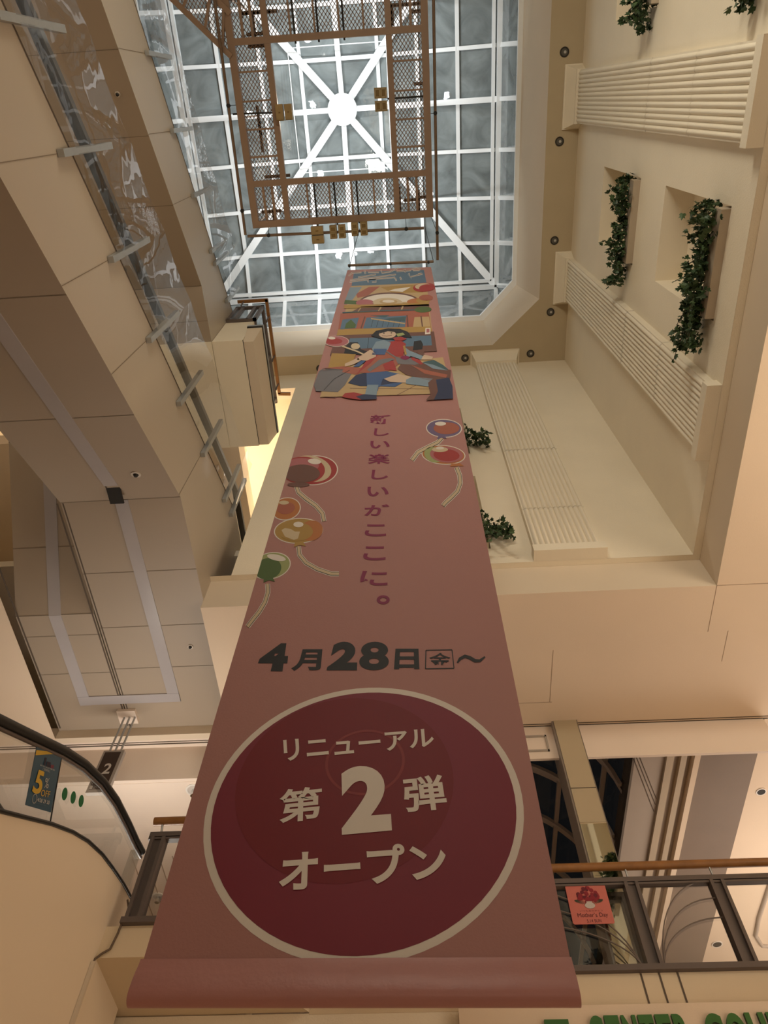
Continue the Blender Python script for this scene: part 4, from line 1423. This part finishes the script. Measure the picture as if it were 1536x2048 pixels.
# yellow balloon
string([(597, 1093), (599, 1110), (612, 1126), (635, 1139), (662, 1148), (678, 1148)])
clipell(597, 1062, 47, 24, 'white', 2, -3, 2.2)
clipell(597, 1062, 47, 24, 'gold', 3, -3)
clipell(622, 1062, 24, 20, 'orange', 4, -18)
clipell(592, 1064, 34, 19, 'gold', 5, 0)
sh([(563, 1061), (570, 1057), (582, 1059), (590, 1064), (600, 1064), (596, 1078), (588, 1081), (570, 1074)], 'cream', 6)
clipell(597, 1050, 10, 5.5, 'white', 7, 0)
sh([(590, 1085), (606, 1084), (612, 1093), (599, 1091), (588, 1095)], 'gold', 5)
# green balloon
string([(535, 1168), (536, 1185), (530, 1205), (518, 1225), (505, 1241), (495, 1254)])
clipell(541, 1132, 39, 25, 'white', 2, -12, 2.2)
clipell(541, 1132, 39, 25, 'lgreen', 3, -12)
clipell(536, 1138, 27, 21, 'green', 4, -14)
clipell(553, 1116, 19, 6, 'white', 5, 12)
sh([(528, 1157), (545, 1155), (550, 1164), (538, 1161), (527, 1166)], 'green', 5)
# blue balloon on the other side
string([(884, 876), (876, 885), (858, 894), (836, 905), (824, 921)])
clipell(888, 857, 34, 17, 'white', 2, 2, 2)
clipell(888, 857, 34, 17, 'purple', 3, 2)
clipell(893, 857, 26, 12, 'rust', 4, 0)
clipell(881, 848, 11, 4, 'white', 5, 0)
sh([(877, 872), (890, 872), (893, 878), (884, 876), (874, 879)], 'purple', 5)
# flower balloon below it
string([(913, 935), (919, 950), (921, 966), (915, 983), (902, 996), (891, 1006), (886, 1012)])
clipell(887, 910, 42, 18, 'white', 2, 4, 2)
clipell(887, 910, 42, 18, 'orange', 3, 4)
clipell(868, 910, 20, 15, 'lgreen', 4, 20)
clipell(893, 910, 33, 16, 'dpink', 5, 4)
clipell(893, 911, 26, 12, 'red', 6, 4)
clipell(880, 900, 16, 5, 'cream', 7, 0)
clipell(880, 897, 8, 3, 'white', 8, 0)
sh([(903, 928), (920, 927), (928, 933), (912, 933), (900, 934)], 'orange', 5)

# illustration panel at the top: title on blue, a bright mall hall, a seated figure in red and blue
sh([(708, 544), (848, 540), (853, 566), (703, 572)], 'blue', 1)
sh([(703, 571), (853, 565), (865, 668), (675, 690)], 'tan', 1)
for pts in ([(697, 552), (704, 546), (723, 545)], [(729, 541), (731, 548)], [(736, 545), (758, 545)], [(762, 540), (764, 546), (780, 544), (797, 536)], [(793, 543), (822, 541)], [(809, 538), (811, 545)], [(823, 538), (833, 536), (842, 538), (838, 541), (826, 541)],
            [(700, 560), (748, 555), (792, 549)], [(699, 564), (738, 559), (790, 555)], [(738, 559), (752, 558), (752, 564), (744, 564)], [(735, 560), (737, 565)], [(790, 556), (793, 562)], [(800, 554), (803, 560)], [(818, 546), (820, 554), (845, 548)], [(716, 555), (752, 549)], [(836, 548), (843, 547)]):
    line(pts, 2.6, 'white', 2)
    line(pts, 1.0, 'brown', 3)
line([(815, 548), (823, 558)], 1.2, 'lblue', 2)
sh([(700, 575), (724, 574), (705, 600), (690, 601)], 'lblue', 2)
sh([(712, 588), (738, 574), (760, 573), (735, 592), (715, 596)], 'rust', 2)
sh([(760, 574), (850, 568), (846, 585), (785, 586)], 'gold', 2)
sh([(790, 578), (822, 574), (805, 584), (777, 582)], 'white', 3)
ell(778, 604, 60, 19, 'brown', 3, -1, 180, 360)
ell(778, 605, 57, 17, 'white', 4, -1, 180, 360)
ell(775, 606, 30, 10, 'cream', 5)
ell(777, 604, 18, 5, 'tan', 6)
ell(777, 603, 12, 3, 'white', 7)
ell(730, 606, 18, 7, 'dpink', 5)
ell(836, 604, 22, 7, 'orange', 5)
ell(846, 602, 14, 5, 'gold', 6)
clipell(848, 575, 22, 9, 'red', 5, -4)
clipell(846, 573, 16, 6, 'cream', 6, -4)
clipell(854, 576, 16, 7, 'red', 7, -4)
clipell(852, 596, 14, 6, 'rust', 6)
sh([(690, 600), (715, 602), (713, 609), (688, 608)], 'green', 3)
sh([(688, 611), (857, 606), (859, 612), (688, 618)], 'gold', 8)
sh([(722, 614), (858, 609), (859, 621), (700, 626)], 'brown', 8)
line([(722, 616), (716, 624)], 2, 'tan', 9)
line([(762, 615), (757, 623)], 3, 'tan', 9)
line([(806, 613), (803, 620)], 3, 'tan', 9)
clipell(846, 620, 17, 6, 'green', 10, -2)
line([(685, 626), (760, 622), (860, 620)], 2.0, 'teal', 9)
sh([(681, 628), (857, 621), (862, 655), (676, 664)], 'rust', 8)
sh([(685, 640), (718, 636), (712, 657), (680, 660)], 'blue', 9)
sh([(692, 648), (702, 640), (712, 650), (710, 657), (689, 658)], 'green', 10)
sh([(733, 636), (813, 632), (810, 655), (726, 658)], 'blue', 9)
for pts in ([(740, 632), (780, 631), (770, 636)], [(780, 637), (812, 634), (810, 644), (768, 640)]):
    sh(pts, 'teal', 10)
line([(742, 638), (810, 648)], 2.5, 'tan', 10)
for k in range(6):
    line([(746 + 11 * k, 641), (742 + 11 * k, 655)], .7, 'ink', 10)
sh([(829, 635), (858, 634), (861, 654), (826, 655)], 'tan', 9)
line([(730, 634), (722, 658)], 2.5, 'brown', 10)
line([(814, 631), (816, 656)], 3, 'brown', 10)
line([(842, 633), (845, 655)], 2.5, 'brown', 10)
sh([(676, 660), (862, 654), (865, 668), (672, 680)], 'gold', 11)
sh([(672, 672), (868, 664), (874, 704), (660, 712)], 'brown', 12)
sh([(700, 678), (862, 672), (864, 692), (694, 700)], 'blue', 13)
line([(738, 676), (735, 698)], .8, 'ink', 14)
sh([(851, 657), (861, 657), (861, 669), (850, 670)], 'white', 13)
sh([(853, 659), (859, 659), (859, 666), (853, 667)], 'dpink', 14)
# passers-by behind
sh([(692, 694), (700, 686), (716, 686), (722, 700), (740, 706), (734, 712), (688, 708)], 'ink', 14)
ell(711, 694, 9, 6, 'cream', 15)
sh([(828, 684), (842, 682), (846, 690), (844, 704), (826, 702)], 'ink', 14)
sh([(828, 702), (846, 700), (850, 712), (838, 712), (834, 706), (828, 714)], 'brown', 14)
# pink balloon at the frame edge
clipell(673, 684, 24, 10, 'white', 14, 0, 1)
clipell(673, 684, 24, 10, 'dpink', 15)
clipell(668, 684, 17, 6, 'red', 16)
clipell(664, 678, 7, 2.5, 'white', 17)
line([(684, 694), (715, 705), (738, 716)], 3, 'cream', 19)
# bench, floor, luggage
sh([(664, 708), (712, 710), (702, 735), (656, 738)], 'gold', 15)
sh([(656, 736), (886, 716), (906, 788), (640, 796)], 'tan', 13)
line([(700, 778), (895, 780)], .9, 'brown', 14)
line([(832, 772), (794, 792)], .9, 'brown', 14)
sh([(638, 744), (648, 738), (708, 742), (690, 772), (676, 786), (632, 784), (628, 772)], 'grey', 16)
line([(700, 742), (668, 760), (648, 782)], .9, 'ink', 17)
sh([(646, 738), (690, 734), (705, 742), (640, 745)], 'rust', 16)
sh([(690, 735), (730, 738), (716, 752), (684, 746)], 'rust', 17)
# skirt shadow and legs
sh([(696, 768), (712, 752), (735, 746), (790, 760), (812, 766), (775, 774), (720, 774)], 'navy', 17)
sh([(754, 774), (790, 768), (808, 766), (790, 776)], 'mblue', 18)
sh([(733, 748), (760, 742), (800, 750), (795, 758), (766, 760), (760, 776), (734, 776)], 'mblue', 19)
sh([(738, 756), (760, 758), (756, 784), (735, 782)], 'mblue', 20)
sh([(735, 772), (757, 772), (753, 794), (730, 792)], 'lblue', 21)
sh([(684, 796), (690, 789), (708, 787), (730, 792), (752, 793), (754, 800), (720, 802), (696, 799)], 'red', 21)
sh([(712, 796), (728, 791), (753, 793), (754, 801), (724, 802)], 'navy', 22)
sh([(768, 760), (796, 750), (826, 757), (818, 768), (780, 766)], 'skin', 20)
sh([(812, 762), (824, 756), (868, 760), (860, 776), (812, 770)], 'lblue', 21)
sh([(856, 768), (868, 758), (880, 760), (878, 786), (870, 802), (852, 803), (861, 792)], 'brown', 22)
sh([(872, 762), (898, 758), (905, 775), (906, 800), (868, 802), (876, 785)], 'navy', 23)
# coat and body
sh([(712, 748), (745, 715), (772, 700), (795, 684), (808, 690), (802, 712), (808, 722), (792, 735), (778, 744), (736, 748)], 'rust', 20)
sh([(714, 750), (740, 730), (760, 708), (740, 712), (725, 735)], 'red', 21)
sh([(778, 686), (800, 682), (812, 690), (806, 714), (790, 716), (776, 704)], 'red', 22)
sh([(734, 742), (758, 722), (782, 718), (790, 722), (765, 730), (740, 746)], 'grey', 22)
sh([(790, 718), (826, 718), (846, 728), (830, 732), (796, 730)], 'grey', 22)
sh([(802, 730), (840, 726), (880, 740), (902, 742), (900, 762), (862, 764), (812, 752), (795, 740)], 'brown', 21)
sh([(822, 732), (850, 742), (895, 752), (892, 758), (850, 750)], 'rust', 22)
sh([(766, 732), (786, 722), (794, 744), (770, 742)], 'red', 22)
sh([(820, 714), (838, 720), (846, 730), (842, 732), (824, 722)], 'red', 23)
ell(810, 718, 9, 4, 'magenta', 24)
line([(808, 694), (812, 712)], 4, 'gold', 24)
line([(772, 705), (790, 716), (806, 722)], 2.4, 'grey', 24)
# sleeves and arms
sh([(744, 700), (752, 686), (768, 682), (782, 688), (776, 702), (760, 706), (746, 704)], 'lblue', 23)
sh([(748, 700), (774, 700), (770, 712), (744, 712)], 'mblue', 24)
sh([(716, 718), (740, 702), (752, 706), (752, 716), (734, 724), (714, 722)], 'skin', 24)
sh([(690, 730), (716, 718), (722, 724), (706, 732), (690, 736)], 'skin', 24)
sh([(706, 736), (722, 724), (734, 722), (718, 736)], 'mblue', 23)
sh([(806, 694), (820, 704), (850, 716), (840, 722), (812, 714)], 'lblue', 23)
sh([(848, 712), (866, 716), (864, 722), (842, 722)], 'skin', 24)
sh([(846, 726), (868, 722), (886, 732), (900, 744), (880, 742), (850, 734)], 'teal', 20)
sh([(846, 728), (866, 732), (896, 744), (866, 740)], 'lblue', 24)
# head
sh([(742, 674), (752, 664), (776, 659), (800, 660), (816, 666), (824, 678), (806, 676), (790, 682), (762, 680)], 'ink', 24)
ell(775, 671, 17, 8, 'skin', 25)
sh([(758, 670), (764, 663), (780, 661), (796, 664), (794, 667), (776, 665)], 'ink', 26)
ell(768, 669, 1.6, 1.0, 'ink', 27)
ell(783, 668.5, 1.6, 1.0, 'ink', 27)
line([(764, 674), (774, 675), (784, 673)], .9, 'brown', 27)
sh([(786, 678), (802, 676), (814, 680), (806, 684), (790, 684)], 'red', 26)
sh([(792, 670), (806, 668), (810, 672), (796, 676)], 'lgreen', 26)
sh([(640, 795), (672, 797), (670, 795)], 'brown', 14)
fb.build('printed_cloth', list(cols.values()), bn)
# rolled hem with its bar
hm = MB()
nx = 30
rad = 0.060
vs, fs = [], []
prof = [(-.004, .045), (-.008, .022), (-.016, .0), (-.024, -.03), (-.028, -.06)] + [(-.028 * math.cos(math.radians(a)), -.072 - .026 * math.sin(math.radians(a))) for a in range(10, 181, 17)] + [(.024, -.03), (.006, .045)]
for i in range(nx + 1):
    s = i / nx
    p = bl.lerp(br2, s)
    p = p + (V((-.008, 0, 0)) * (1 - s))
    for dy, dz in prof:
        wv = 1 + (.05 * math.sin(s * 23) + .03 * math.sin(s * 51) if dz > -.05 else 0)
        ex = 0.0
        vs.append(p + V((ex + (.004 if i == nx else 0), dy * wv, dz)))
m_ = len(prof)
for i in range(nx):
    for k in range(m_ - 1):
        fs.append((i * m_ + k, (i + 1) * m_ + k, (i + 1) * m_ + k + 1, i * m_ + k + 1))
hm.add(vs, fs, 0, True)
hm.poly([vs[k] for k in range(m_)], 0)
hm.poly([vs[nx * m_ + k] for k in range(m_)][::-1], 0)
hm.build('rolled_hem', mat('pink_hem_cloth', (0.45, 0.21, 0.195), 0.38, noise=0.03, bump=0.05, bscale=60), bn)
# hanging bar and wires
a, b_ = B(696, 531), B(867, 523)
hb_ = MB().tube([a, b_], 0.022, 10)
hb_.build('hanging_bar', mat('brown_pipe', (0.17, 0.11, 0.07), 0.5), bn)
wr = MB()
for s in (0.02, 0.5, 0.94):
    p = a.lerp(b_, s)
    wr.tube([p + V((0, 0, -.09)), p + V((0, 0, .03))], 0.02, 6)
for p in (a.lerp(b_, .02), b_):
    wr.tube([p, V((p.x, p.y, 18.5))], 0.006, 5)
wr.build('suspension_wire', DARK, bn)
